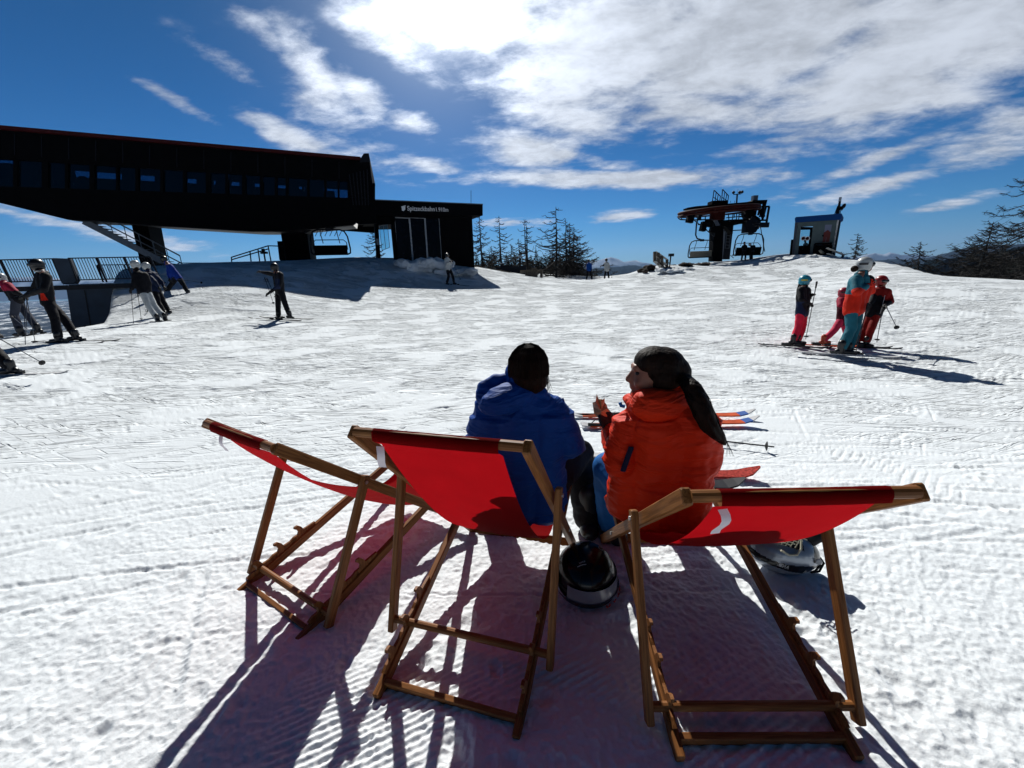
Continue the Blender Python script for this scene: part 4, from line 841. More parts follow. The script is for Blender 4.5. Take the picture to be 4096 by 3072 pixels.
def hand_mb(m,w_,dr,k,side):
    # mitten-size palm with four unequal bent fingers and a thumb
    dr=dr.normalized(); x=dr.cross(V((0,0,1))); 
    if x.length<.1: x=V((1,0,0))
    x.normalize(); u=x.cross(dr)
    m.cap(w_,w_+dr*.055*k,.034*k,.038*k)
    for i,l in enumerate((.062,.07,.066,.052)):
        b=w_+dr*.07*k+x*((i-1.5)*.021*k); e=b+dr*l*.5*k-u*.008*k; m.cap(b,e,.013*k,.012*k,8); m.cap(e,e+dr*l*.35*k-u*.030*k,.012*k,.010*k,8)
    m.cap(w_+dr*.02*k+x*side*.03*k,w_+dr*.065*k+x*side*.058*k-u*.02*k,.014*k,.011*k,8)
def person(label,j,k=1.,face=(1,0,0),jac='f_black',tro='f_black',hel='h_black',gog=True,boots='boot',vox=.02,jzone=None,strap='strap',hair=False,group=None,gl='glove',wj=1.,tj=1.,tzone=None,jm2=None,goglens='lens'):
    """j: world joints head,neck,sL,sR,eL,eR,hL,hR,pL,pR,kL,kR,aL,aR"""
    fd=V(face).normalized(); base=(j['aL']+j['aR'])/2; base.z=min(j['aL'].z,j['aR'].z)-.08; k=k
    hd=j['head']
    b=MB(); b.ell(hd,(.088*k,.088*k,.115*k)); b.cap(hd+fd*.07*k+V((0,0,-.06*k)),hd+fd*.055*k+V((0,0,-.085*k)),.038*k,.032*k); b.cap(hd+fd*.085*k,hd+fd*.108*k-V((0,0,.02*k)),.012*k,.016*k,8)
    b.cap(hd-V((0,0,.07*k)),j['neck'],.058*k,.062*k)
    for s in 'LR':
        b.cap(j['p'+s],j['s'+s],.075*k,.06*k); b.cap(j['neck'],j['s'+s],.06*k,.055*k); b.cap(j['s'+s],j['e'+s],.048*k,.038*k); b.cap(j['e'+s],j['h'+s],.038*k,.028*k)
        b.cap(j['p'+s],j['k'+s],.075*k,.052*k); b.cap(j['k'+s],j['a'+s],.05*k,.036*k); b.cap(j['a'+s],j['a'+s]-V((0,0,.05*k))+fd*.1*k,.036*k,.03*k)
    b.cap(j['pL'],j['pR'],.085*k,.085*k); b.cap((j['pL']+j['pR'])/2,j['neck'],.10*k,.08*k)
    o=b.build('person',M['skin'],None,org=base); tag(o,label,'person',group); remesh(o,max(vox,.016)*k,2)
    # jacket
    c=MB(); sv=(j['sR']-j['sL'])
    for s in 'LR':
        dn=(j['p'+s]-j['s'+s]).normalized()
        c.cap(j['s'+s]+(-1 if s=='R' else 1)*sv*.10,j['p'+s]+dn*.05*k,.098*k*wj,.112*k*wj); c.cap(j['s'+s],j['e'+s],.075*k*tj,.066*k*tj); c.cap(j['e'+s],j['h'+s]+(j['e'+s]-j['h'+s]).normalized()*.03*k,.066*k*tj,.046*k*tj)
    c.cap((j['sL']+j['sR'])/2,(j['pL']+j['pR'])/2+V((0,0,-.03*k)),.115*k*wj,.12*k*wj); c.cap(j['neck']-V((0,0,.02*k)),j['neck']+(hd-j['neck'])*.40,.088*k,.072*k)
    c.cap(j['neck']-fd*.05*k-V((0,0,.03*k)),j['neck']-fd*.08*k-V((0,0,.09*k)),.075*k,.06*k)
    mats=[M[jac]]+([M[q] for q in jm2] if jm2 else [])
    jo=c.build('jacket',M[jac],o,org=base); remesh(jo,vox,3,hw(1.*k),mats,(lambda q:jzone(q+base,j)) if jzone else None)
    t=MB()
    for s in 'LR':
        t.cap(j['p'+s],j['k'+s],.102*k,.082*k); t.cap(j['k'+s],j['a'+s]+(j['k'+s]-j['a'+s]).normalized()*.04*k,.082*k,.076*k)
    t.cap(j['pL'],j['pR'],.105*k,.105*k)
    remesh(t.build('trousers',M[tro],o,org=base),vox,2,hw(.8*k),[M[tro]]+([M['f_black']] if tzone else []),(lambda q:tzone(q+base,j)) if tzone else None)
    for s in 'LR':
        a=j['a'+s]; m=MB(); m.cap(a+V((0,0,.10*k)),a-V((0,0,.03*k)),.062*k,.06*k); m.cap(a-fd*.05*k-V((0,0,.045*k)),a+fd*.15*k-V((0,0,.05*k)),.052*k,.042*k)
        remesh(m.build('ski_boot',M[boots],o,org=base),vox*.7,1)
        g=MB(); hd_=(j['h'+s]-j['e'+s]); hand_mb(g,j['h'+s],hd_,k,1 if s=='L' else -1); remesh(g.build('glove',M[gl],o,org=base),max(.007,vox*.4),1)
    if hel:
        h=MB(); up=V((0,0,1)); h.ell(hd+V((0,0,.032*k))-fd*.012*k,(.125*k,.125*k,.118*k),nu=24,nv=16); h.ell(hd-fd*.02*k-V((0,0,.03*k)),(.117*k,.117*k,.085*k)); h.cap(hd+fd*.075*k+V((0,0,.075*k)),hd+fd*.095*k+V((0,0,.068*k)),.045*k,.03*k)
        ho_=h.build('helmet',M[hel],o,org=base); remesh(ho_,vox*.6,2)
        x=fd.cross(up).normalized()
        if gog:
            g=MB(); g.cap(hd+fd*.085*k+x*.045*k+V((0,0,.022*k)),hd+fd*.085*k-x*.045*k+V((0,0,.022*k)),.044*k,.044*k); remesh(g.build('goggles',M[goglens],o,org=base),vox*.5,1)
            r=MB(); pts=[hd+V((0,0,.03*k))+(x*math.cos(t)+fd*math.sin(t))*.134*k for t in [math.pi*(i/10.)+math.pi for i in range(11)]]
            vv=[]; 
            for p in pts: vv+=[p-V((0,0,.018*k)),p+V((0,0,.018*k))]
            r.add(vv,[(2*i,2*i+1,2*i+3,2*i+2) for i in range(10)]).build('goggle_strap',M[strap],o,org=base,smooth=True)
    else:
        h=MB(); h.ell(hd+V((0,0,.02*k))-fd*.015*k,(.10*k,.10*k,.115*k)); remesh(h.build('hair' if hair!='hat' else 'hat',M['hair'] if hair!='hat' else M['f_black'],o,org=base),vox*.6,2)
    if hair is True and hel:
        h=MB(); h.cap(hd-fd*.08*k-V((0,0,.08*k)),hd-fd*.11*k-V((0,0,.17*k)),.055*k,.04*k); remesh(h.build('hair',M['hair'],o,org=base),vox*.6,1)
    return o,base
def JJ(Z,D,**kw):
    d={}
    for n,v in kw.items():
        o=v[2] if len(v)>2 else 0; d[n]=at(*Z(v[0],v[1]),D+o)
    return d
def G(p,dz=0.): return V((p.x,p.y,ground(p.x,p.y)+dz))
def skis_for(j,fd,desc,col='ski_d',L=1.6,back=.45,k=1,names=('nearer ski','farther ski'),dirv=None,tipcol=None):
    d=V(dirv if dirv else fd); d.z=0; d.normalize()
    for i,s in enumerate('LR'):
        a=j['a'+s]; f=V((a.x,a.y,0)); t0=f-d*L*back; t1=f+d*L*(1-back)
        z=a.z-.115*k
        t0.z=z+(ground(t0.x,t0.y)-ground(f.x,f.y)); t1.z=z+(ground(t1.x,t1.y)-ground(f.x,f.y))
        ski('%s ski worn by the %s'%(('dark' if col=='ski_d' else 'orange' if col=='ski_o' else 'white'),desc),t0,t1,col,.085,True,'skis worn by the '+desc,tipcol=tipcol)
def poles_for(lst,desc):
    for a,b in lst: pole('ski pole held by the %s'%desc,a,b,group='poles held by the '+desc)
# --- P2 black skier with orange patches, left
def zone2(c,j):
    q=c-j['neck']; lo=(c.z-j['pL'].z)
    p=(c-CAM); dx=p.x; 
    u=c-j['pR']
    if .02<lo<.17 and abs((c.x-j['pR'].x)+.0)<.075-.3*(lo-.02) and c.y<j['neck'].y: return 1
    return 0
D=9.2; fdL=V((-1,-.12,0))
J=JJ(z4,D,head=(462,355),neck=(530,445),sL=(500,490,.17),sR=(590,495,-.17),eL=(440,640,.2),eR=(560,650,-.26),hL=(330,735,.18),hR=(305,745,-.12),pL=(590,800,.09),pR=(610,805,-.11),kL=(800,1010,.12),kR=(690,1020,-.12),aL=(960,1245,.12),aR=(740,1275,-.12))
o,_=person('person in black ski suit with orange patches leaning forward at the left',J,1.02,fdL,'f_black','f_black','h_black',vox=.016,jzone=zone2,jm2=['f_orange'])
MB().tube([J['neck']+V((.10*math.cos(t),.10*math.sin(t),.03)) for t in [i*math.pi/6 for i in range(13)]],.018,6,False).build('collar_stripe',M['f_white'],o,org=o.location)
skis_for(J,V((1,.16,0)),'leaning person in black and orange',L=1.7,back=.5)
poles_for([(at(*z4(305,735),D-.12),at(*z4(322,1420),D-.35)),(at(*z4(330,735),D+.18),at(*z4(450,1350),D-.1))],'leaning person in black and orange')
# --- P1 magenta jacket, far left
D=10.6
J=JJ(z4,D,head=(-5,520),neck=(55,585),sL=(70,620,.16),sR=(110,610,-.16),eL=(150,720,.18),eR=(200,690,-.22),hL=(270,740,.15),hR=(285,735,-.15),pL=(180,760,.10),pR=(215,770,-.10),kL=(330,950,.12),kR=(180,980,-.12),aL=(480,1160,.12),aR=(260,1200,-.12))
def zone1(c,j): return 1 if c.z<(j['sR'].z*.6+j['pR'].z*.4) else 0
person('person in magenta and black jacket bending forward at the left frame edge',J,1.0,fdL,'f_magenta','f_grey','h_white',vox=.02,jzone=zone1,jm2=['f_black'])
skis_for(J,V((1,.1,0)),'person in the magenta jacket',L=1.6,back=.5)
poles_for([(at(*z4(150,1000),D-.6),at(*z4(420,1215),D-1.2)),(at(*z4(340,720),D-.3),at(*z4(330,1240),D-.3))],'person in the magenta jacket')
# --- P3 partly outside at bottom left
D=6.9
J=JJ(zl,D,head=(-560,430),neck=(-480,560),sL=(-430,640,.15),sR=(-380,640,-.15),eL=(-330,860,.15),eR=(-260,880,-.2),hL=(-180,900,.1),hR=(-100,930,-.15),pL=(-260,1010,.1),pR=(-230,1030,-.1),kL=(-60,1180,.12),kR=(-40,1200,-.1),aL=(110,1390,.10),aR=(150,1400,-.10))
person('person in dark clothes mostly cut off by the left frame edge, one boot showing',J,1.0,fdL,'f_purple','f_black','h_black',vox=.018,boots='boot')
skis_for(J,V((1,.14,0)),'person cut off by the left frame edge',col='ski_w',L=1.6,back=.5)
poles_for([(at(*zl(-150,930),D-.1),at(*zl(585,1345),D-.5))],'person cut off by the left frame edge')
# --- P4, P5 pair with white helmets
D=12.8
J=JJ(z4,D,head=(1708,350),neck=(1725,430),sL=(1710,480,-.10),sR=(1840,480,.06),eL=(1695,590,-.16),eR=(1880,590,.1),hL=(1660,655,-.2),hR=(1850,650,.0),pL=(1795,670,-.06),pR=(1855,675,.08),kL=(1880,870,-.08),kR=(1955,870,.08),aL=(1990,1030,-.08),aR=(2085,1015,.08))
person('person in black jacket and white trousers with white helmet, seen from behind',J,1.02,(-.75,.6,0),'f_black','f_white','h_white',vox=.022,hair=True,wj=1.15,tj=1.15,gog=False)
skis_for(J,V((-1,-.05,0)),'person in the white trousers',L=1.6,back=.45)
poles_for([(at(*z4(1658,655),D-.2),at(*z4(1690,1112),D-.3)),(at(*z4(1740,700),D),at(*z4(1788,1050),D-.1))],'person in the white trousers')
D=14.2
J=JJ(z4,D,head=(1845,368),neck=(1880,430),sL=(1880,480,-.12),sR=(1960,470,.12),eL=(1960,560,-.2),eR=(2040,560,.1),hL=(2010,630,-.2),hR=(2070,620,.05),pL=(1950,660,-.06),pR=(1990,660,.08),kL=(2000,820,-.1),kR=(2070,820,.1),aL=(2095,985,-.1),aR=(2155,975,.12))
person('person in dark jacket and white helmet standing behind the one in white trousers',J,1.0,(-.7,.5,0),'f_navy','f_black','h_white',vox=.024,hair=True,wj=1.1,gog=False)
skis_for(J,V((-1,-.05,0)),'dark figure behind the white trousers',L=1.6,back=.45)
poles_for([(at(*z4(1870,900),D),at(*z4(1840,1020),D))],'dark figure behind the white trousers')
# --- P6 blue jacket bending, skating uphill
D=16.4
J=JJ(z1,D,head=(1447,1235),neck=(1475,1265),sL=(1490,1290,.14),sR=(1510,1295,-.14),eL=(1490,1360,.16),eR=(1510,1365,-.18),hL=(1500,1405,.12),hR=(1515,1410,-.14),pL=(1570,1385,.1),pR=(1580,1392,-.1),kL=(1505,1470,.1),kR=(1630,1470,-.1),aL=(1455,1548,.1),aR=(1670,1535,-.1))
person('person in bright blue jacket bent forward, skating up beside the terrace',J,1.0,(-1,.1,0),'f_blue','f_black','h_black',vox=.026,gog=False)
skis_for(J,V((1,.25,0)),'crouching person in bright blue',L=1.5,back=.5)
poles_for([(at(*z1(1515,1400),D-.2),at(*z1(1790,1440),D-.8)),(at(*z1(1500,1400),D+.1),at(*z1(1420,1560),D-.3))],'crouching person in bright blue')
# --- P7 pointing
D=13.4
J=JJ(z2,D,head=(215,1152),neck=(232,1192),sL=(222,1212,.14),sR=(272,1215,-.14),eL=(150,1202,.16),eR=(262,1310,-.2),hL=(98,1190,.16),hR=(165,1378,-.16),pL=(252,1355,.09),pR=(275,1358,-.08),kL=(248,1480,.1),kR=(312,1478,-.1),aL=(252,1582,.1),aR=(352,1572,-.1))
def zone7(c,j): return 1 if (c-j['neck']).length>.12 and abs(c.x-(j['pR'].x-.06))<.11 and j['pR'].z+.06<c.z<j['sR'].z-.12 else 0
person('person in black and navy pointing to the left with an outstretched arm',J,1.02,(-.8,.5,0),'f_black','f_black','h_black',vox=.022,jzone=zone7,jm2=['f_navy'],gog=False,tzone=None)
skis_for(J,V((-1,.06,0)),'person pointing left',L=1.75,back=.42)
poles_for([(at(*z2(132,1245),D-.2),at(*z2(210,1475),D-.4)),(at(*z2(150,1250),D-.1),at(*z2(230,1420),D-.2))],'person pointing left')
# --- P8 white jacket
D=24.3
J=JJ(z2,D,head=(1745,1045),neck=(1745,1068),sL=(1730,1082,-.1),sR=(1762,1084,.1),eL=(1738,1120,-.16),eR=(1785,1112,.0),hL=(1768,1098,-.25),hR=(1788,1100,-.12),pL=(1745,1162,-.05),pR=(1765,1162,.08),kL=(1758,1228,-.05),kR=(1792,1220,.1),aL=(1742,1288,-.05),aR=(1806,1284,.1))
person('person in white jacket and dark striped trousers in front of the glass doors',J,1.0,(.8,-.5,0),'f_white','f_black','h_black',vox=.03,gog=False,gl='glove')
skis_for(J,V((1,-.15,0)),'person in the white jacket',L=1.5,back=.4)
poles_for([(at(*z2(1790,1085),D-.2),at(*z2(1862,1260),D-.6))],'person in the white jacket')
# --- P9, P10 distant pair
D=37.
J=JJ(z5,D,head=(1363,648),neck=(1365,668),sL=(1350,682),sR=(1387,682),eL=(1344,712),eR=(1390,712),hL=(1338,730,-.2),hR=(1392,735,-.2),pL=(1358,735),pR=(1378,735),kL=(1350,785),kR=(1387,785),aL=(1342,828),aR=(1396,828))
person('distant person in blue jacket and black trousers on skis, seen from behind',J,1.0,(0,1,0),'f_royal','f_black','h_black',vox=.04,gog=False,wj=1.15)
skis_for(J,V((1,.1,0)),'distant person in blue',L=1.5,back=.5)
J=JJ(z5,36,head=(1537,640),neck=(1540,660),sL=(1522,675),sR=(1560,675),eL=(1505,695),eR=(1568,705),hL=(1485,697,-.2),hR=(1570,730,-.2),pL=(1532,738),pR=(1552,738),kL=(1524,785),kR=(1558,785),aL=(1518,826),aR=(1562,828))
def zone10(c,j): return 1 if abs(c.x-(j['sL'].x+j['sR'].x)/2)>.24 else 0
person('distant person in white jacket with dark sleeves on skis, beside the blue one',J,1.0,(0,1,0),'f_white','f_black','h_black',vox=.04,gog=False,jzone=zone10,jm2=['f_black'],wj=1.15)
skis_for(J,V((1,.1,0)),'distant person in white',L=1.5,back=.5)
poles_for([(at(*z5(1480,700),35.8),at(*z5(1466,808),35.4)),(at(*z5(1572,730),35.8),at(*z5(1592,815),35.4))],'distant person in white')
# --- P11, P12 leaving the chairlift
D=36.5
J=JJ(zw,D,head=(1455,1185),neck=(1455,1215),sL=(1420,1245),sR=(1490,1240),eL=(1395,1285,-.1),eR=(1505,1285,-.1),hL=(1420,1320,-.2),hR=(1470,1320,-.2),pL=(1430,1330),pR=(1470,1330),kL=(1412,1420),kR=(1475,1420),aL=(1398,1505),aR=(1468,1505))
person('dark figure on skis leaving the lift chair on the left side',J,1.0,(0,-1,0),'f_black','f_black',None,vox=.04,hair='hat')
skis_for(J,V((.2,-1,0)),'left figure leaving the chair',L=1.4,back=.4)
J=JJ(zw,D,head=(1560,1215,-.05),neck=(1590,1240),sL=(1590,1255),sR=(1650,1240),eL=(1570,1300,-.2),eR=(1665,1300,-.1),hL=(1600,1330,-.3),hR=(1640,1340,-.2),pL=(1580,1330),pR=(1620,1330),kL=(1565,1420),kR=(1600,1420),aL=(1565,1500),aR=(1605,1500))
person('dark figure with pale helmet bending forward as it leaves the lift chair',J,1.0,(-.5,-1,0),'f_black','f_black','h_white',vox=.04,gog=False)
skis_for(J,V((.2,-1,0)),'bending figure leaving the chair',L=1.4,back=.4)
# person behind the hut door
J=JJ(zh,32.9,head=(755,1040),neck=(760,1085),sL=(730,1110),sR=(800,1105),eL=(715,1160),eR=(810,1160),hL=(700,1200,-.1),hR=(800,1215,-.1),pL=(745,1230),pR=(790,1230),kL=(740,1300),kR=(785,1300),aL=(735,1370),aR=(780,1370))
person('dark silhouette of a person inside the hut behind the door pane',J,.95,(-.3,-1,0),'f_black','f_black',None,vox=.04,hair=True)
# --- P13 child turquoise helmet
D=8.5
J=JJ(z6,D,head=(608,345),neck=(598,405),sL=(560,445,-.12),sR=(635,455,.10),eL=(570,545,-.2),eR=(650,530,.08),hL=(655,590,-.14),hR=(672,510,.02),pL=(560,690,-.07),pR=(590,690,.07),kL=(535,850,-.08),kR=(580,850,.08),aL=(480,1000,-.08),aR=(530,1005,.08))
def zone13(c,j): return 1 if c.z<j['pL'].z+.22 and (c-j['hL']).length>.16 else 0
person('child in navy jacket, neon pink trousers and turquoise helmet holding up a ski pole',J,.86,(.95,-.2,0),'f_black','f_pink','h_turq',vox=.015,hair=True,strap='strap_y',jzone=zone13,jm2=['f_navy'],wj=1.02)
skis_for(J,V((1,-.28,0)),'child in neon pink trousers',L=1.25,back=.5)
poles_for([(at(*z6(738,360),D-.05),at(*z6(617,985),D-.2)),(at(*z6(660,600),D-.1),at(*z6(602,850),D+.2))],'child in neon pink trousers')
# --- P14 child in pink half hidden
D=8.6
J=JJ(z6,D,head=(1040,478),neck=(1025,530),sL=(1005,560,-.10),sR=(1060,560,.10),eL=(1000,620,-.16),eR=(1080,630,.10),hL=(1035,650,-.2),hR=(1110,640,.0),pL=(1010,775,-.06),pR=(1040,775,.06),kL=(930,890,-.08),kR=(1065,900,.08),aL=(812,1000,-.08),aR=(1090,1050,.08))
def zone14(c,j): return 1 if c.z<j['eL'].z-.02 else 0
person('child in pink with one leg stretched back, half hidden behind the teal and orange adult',J,.80,(.95,-.1,0),'f_magenta','f_pink2','h_pink',vox=.015,boots='booto',jzone=zone14,jm2=['f_maroon'])
skis_for(J,V((1,-.25,0)),'child in pink behind the adult',col='ski_o',L=1.2,back=.5)
# --- P15 adult teal/orange
D=7.65
J=JJ(z6,D,head=(1272,172),neck=(1245,262),sL=(1155,345,-.16),sR=(1310,345,.14),eL=(1185,462,-.30),eR=(1335,450,.10),hL=(1290,400,-.20),hR=(1330,370,.0),pL=(1120,640,-.08),pR=(1190,640,.10),kL=(1120,870,-.10),kR=(1165,870,.10),aL=(1010,1095,-.10),aR=(1085,1110,.12))
def zone15(c,j):
    if c.z>j['sL'].z-.13 and (c-j['neck']).length<.45 and c.x<j['neck'].x+.03: return 1
    if (c-j['sL']).length<.25 : return 1
    if c.z>j['sR'].z-.03: return 2
    return 0
o,_=person('adult in orange and teal jacket, teal trousers and white helmet, hand raised to the chin',J,1.06,(.9,-.35,0),'f_orange','f_teal','h_white',vox=.014,jzone=zone15,jm2=['f_teal','f_black'],wj=1.12,tj=1.1,gl='f_orange')
h=MB(); h.ell(at(*z6(1155,208),D-.02),(.06,.06,.058)); remesh(h.build('hair_bun',M['hair'],o,org=o.location),.012,1,hw(1.))
skis_for(J,V((1,-.28,0)),'adult in teal trousers',col='ski_w',L=1.7,back=.45)
poles_for([(at(*z6(1302,600),D-.12),at(*z6(1160,1175),D-.3)),(at(*z6(1318,610),D-.05),at(*z6(1135,1130),D-.1))],'adult in teal trousers')
# --- P16 child red helmet
D=8.5
J=JJ(z6,D,head=(1455,352),neck=(1450,415),sL=(1515,475,-.03),sR=(1385,465,.03),eL=(1555,570,-.08),eR=(1345,560,-.05),hL=(1500,610,-.22),hR=(1320,600,-.15),pL=(1400,690,-.02),pR=(1345,700,.02),kL=(1345,860,-.08),kR=(1265,880,.05),aL=(1285,1025,-.04),aR=(1180,1010,.05))
def zone16(c,j):
    if (c-j['sL']).length<.20 or (c-(j['sL']+j['eL'])/2).length<.17 : return 1
    if (c-j['sR']).length<.14: return 1
    return 0
o,_=person('child in black and red jacket, red trousers and red helmet facing the camera',J,.88,(.1,-1,0),'f_black','f_dred','h_red',vox=.015,jzone=zone16,jm2=['f_dred'],wj=1.15,tj=1.1)
a=J['neck'];b=(J['pL']+J['pR'])/2; fo=V((0,-.135,0))
MB().tube([a+fo*.9+V((.0,0,-.1)),a.lerp(b,.4)+fo*1.05,a.lerp(b,.75)+fo*1.05,b+fo*1.05+V((0,0,.0))],.006,5).build('zip',M['f_white'],o,org=o.location)
skis_for(J,V((1,-.30,0)),'child with the red helmet',L=1.25,back=.5)
poles_for([(at(*z6(1498,612),D-.25),at(*z6(1630,872),D-.9)),(at(*z6(1470,640),D-.3),at(*z6(1402,1020),D-.4))],'child with the red helmet')
# ------------------------------------------------------------------ the two seated people
def tk(u,v,D): return at(*zt(u,v),D)
def folds(amp,sc=1.,dirv=(0,0,1)):
    dv=V(dirv)
    def f(c):
        q=V((c.x*3.2,c.y*3.2,c.z*11.))*sc; n=mnoise.noise(q+V((mnoise.noise(c*5.)*1.3,0,0)))
        n2=mnoise.noise(V((c.x*7+c.z*9,c.y*7,c.z*17-c.x*10))*sc+V((5,2,1)))
        rid=(1-abs(n)*2.2); rid=max(rid,0)**2
        return amp*(n*.7+rid*.55+n2*.35)+mnoise.noise(c*45.)*.0012
    return f
# --- blue jacket
sb=V((.03,1.88,.33)); 
NK=tk(610,400,1.86); SL=tk(395,560,1.93); SR=tk(815,545,1.90); HDm=tk(652,262,1.83)
PL_,PR_=V((-.10,1.88,.47)),V((.13,1.90,.47))
eL=tk(345,760,2.00); eR=tk(915,760,1.98); hL=V((-.10,2.25,.58)); hR=V((.30,2.18,.60)); kL=V((-.13,2.36,.52)); kR=V((.38,2.25,.50)); aL=V((-.16,2.42,.12)); aR=V((.42,2.16,.14))
b=MB(); b.ell(HDm-V((0,0,.005)),(.076,.092,.105)); b.cap(HDm-V((0,0,.07)),NK,.055,.06); fdm=V((.35,.9,-.25)).normalized()
b.cap(HDm+fdm*.06-V((0,0,.045)),HDm+fdm*.065-V((0,0,.085)),.042,.032); b.cap(HDm+fdm*.085,HDm+fdm*.112-V((0,0,.02)),.011,.015,8); b.ell(HDm+V((.078,.01,-.02)),(.012,.024,.032))
for p,q,r0,r1 in ((NK,SL,.06,.055),(NK,SR,.06,.055),(SL,eL,.05,.04),(SR,eR,.05,.04),(eL,hL,.04,.028),(eR,hR,.04,.028),(NK,(PL_+PR_)/2,.09,.12),(PL_,PR_,.10,.10),(PL_,kL,.08,.055),(PR_,kR,.08,.055),(kL,aL,.052,.038),(kR,aR,.052,.038),(SL,PL_,.04,.07),(SR,PR_,.04,.07)): b.cap(p,q,r0*(.8 if p is NK or p is SL or p is SR else 1),r1*(.8 if p is NK or p is SL or p is SR else 1))
hand_mb(b,hL,V((.2,.6,-.3)),.9,1); hand_mb(b,hR,V((-.3,.6,-.1)),.9,-1)
man=b.build('person',M['skin'],None,org=sb); remesh(man,.009,2); tag(man,'seated person in blue hooded jacket and black trousers, back to the camera','person')
c=MB()
for s,S_,P_,E2,H2 in ((-1,SL,PL_,eL,hL),(1,SR,PR_,eR,hR)):
    c.cap(S_+V((-s*.035,0,-.02)),P_+V((s*.005,-.01,-.06)),.092,.118); c.cap(S_+V((s*.0,.01,.0)),E2,.074,.070); c.cap(E2,H2,.070,.048); c.cap(NK-V((0,0,.05)),S_+V((-s*.03,0,.0)),.085,.082)
    c.cap(S_+V((-s*.02,0,-.05)),S_.lerp(E2,.5),.08,.075)
c.cap((SL+SR)/2-V((0,0,.02)),(PL_+PR_)/2-V((0,0,.04)),.125,.14); c.cap(NK-V((0,.01,.03)),NK+V((0,.02,.05)),.085,.075)
jk=c.build('jacket',M['f_royal'],man,org=sb); remesh(jk,.0075,5,folds(.018))
# hood lying on the back
h=MB(); hc=tk(520,470,1.80)
h.ell(hc+V((.0,.02,.0)),(.125,.075,.070),Matrix.Rotation(R_(-14),3,'Y')); h.ell(tk(470,490,1.79),(.092,.06,.055),Matrix.Rotation(R_(-10),3,'Y'))
rim=[tk(352,460,1.83),tk(372,395,1.84),tk(450,345,1.85),tk(560,332,1.86),tk(660,365,1.85),tk(735,425,1.84),tk(765,465,1.86)]
for a,b_ in zip(rim,rim[1:]): h.cap(a,b_,.026,.026,8)
for a in rim[1:-1]: h.cap(a,hc+V((0,.03,-.01)),.03,.05,8)
remesh(h.build('hood',M['f_royal'],man,org=sb),.0065,3,folds(.007,1.5))
MB().tube([tk(870+i*2,462+i*6,1.80) for i in range(5)],.004,5).build('seam_tape',M['f_blue'],man,org=sb)
t=MB()
for P_,K_,A_ in ((PL_,kL,aL),(PR_,kR,aR)): t.cap(P_,K_,.105,.088); t.cap(K_,A_,.088,.085)
t.cap(PL_,PR_,.12,.12); remesh(t.build('trousers',M['f_black'],man,org=sb),.011,3,folds(.008))
for A_ in (aL,aR):
    m=MB(); f=V((.05,1,0)).normalized(); m.cap(A_+V((0,0,.16)),A_-V((0,0,.02)),.072,.075); m.cap(A_-f*.08-V((0,0,.05)),A_+f*.19-V((0,0,.06)),.055,.048); m.cap(A_+f*.05+V((0,0,.02)),A_+f*.14-V((0,0,.03)),.05,.05); bt=remesh(m.build('ski_boot',M['boot'],man,org=sb),.009,2)
    for k in range(3): MB().bar(A_+f*(.06+.03*k)+V((-.07,0,.10-.06*k)),A_+f*(.06+.03*k)+V((.07,0,.10-.06*k)),.012,.02).build('buckle',M['bind'],bt,org=sb)
# hair: cap with strands
def strands(mb,path,n,rad,spread,r=.0016,seed=1):
    rr=random.Random(seed)
    for _ in range(n):
        a=rr.uniform(0,6.28); q=rr.random()**.5; o=V((math.cos(a),0,math.sin(a)))*q; dp=V((rr.gauss(0,1),rr.gauss(0,1),rr.gauss(0,1)))*.4
        pts=[p+V((o.x*w_,rr.uniform(-.3,.3)*w_,o.z*w_*.7))+dp*spread*i for i,(p,w_) in enumerate(zip(path,rad))]
        mb.tube(pts,[r]*(len(pts)-1)+[r*.3],4,False)
h=MB(); h.ell(HDm+V((-.002,-.012,.006)),(.086,.098,.098),nu=24,nv=18); h.ell(HDm+V((.006,-.035,-.045)),(.078,.06,.075),nu=20,nv=14); h.cap(HDm+V((-.062,-.01,-.03)),HDm+V((-.066,-.01,-.075)),.022,.014)
def hairdisp(c):
    return mnoise.noise(V((c.x*95,c.y*60,c.z*9)))*.0022+mnoise.noise(V((c.x*30,c.y*25,c.z*5)))*.003
hr_=remesh(h.build('hair',M['hair'],man,org=sb),.005,2,hairdisp)
st_=MB(); rr=random.Random(3)
for _ in range(260):
    a=rr.uniform(-2.9,.1); x=math.cos(a);y=math.sin(a)
    p0=HDm; pts=[]
    for i in range(6):
        ph=.15+i*.36+rr.uniform(-.02,.02); pts.append(HDm+V((-.002+.0905*math.sin(min(ph,1.6))*x,-.012+.1005*math.sin(min(ph,1.6))*y,0.006+.101*math.cos(ph) if ph<1.6 else .006-.10*(ph-1.57)))+V((rr.gauss(0,.0012),rr.gauss(0,.0012),0)))
    st_.tube(pts,[.0014]*5+[.0005],4,False)
for _ in range(26):
    x=rr.choice((-1,1)); p=HDm+V((x*.08,-.01+rr.uniform(-.03,.03),-.03+rr.uniform(-.03,.03))); st_.tube([p,p+V((x*.006,0,-.04)),p+V((x*rr.uniform(.0,.03),0,-.09))],[.0012,.0009,.0004],4,False)
st_.build('strand_set',M['hair'],hr_,org=sb)['kind']='stuff'
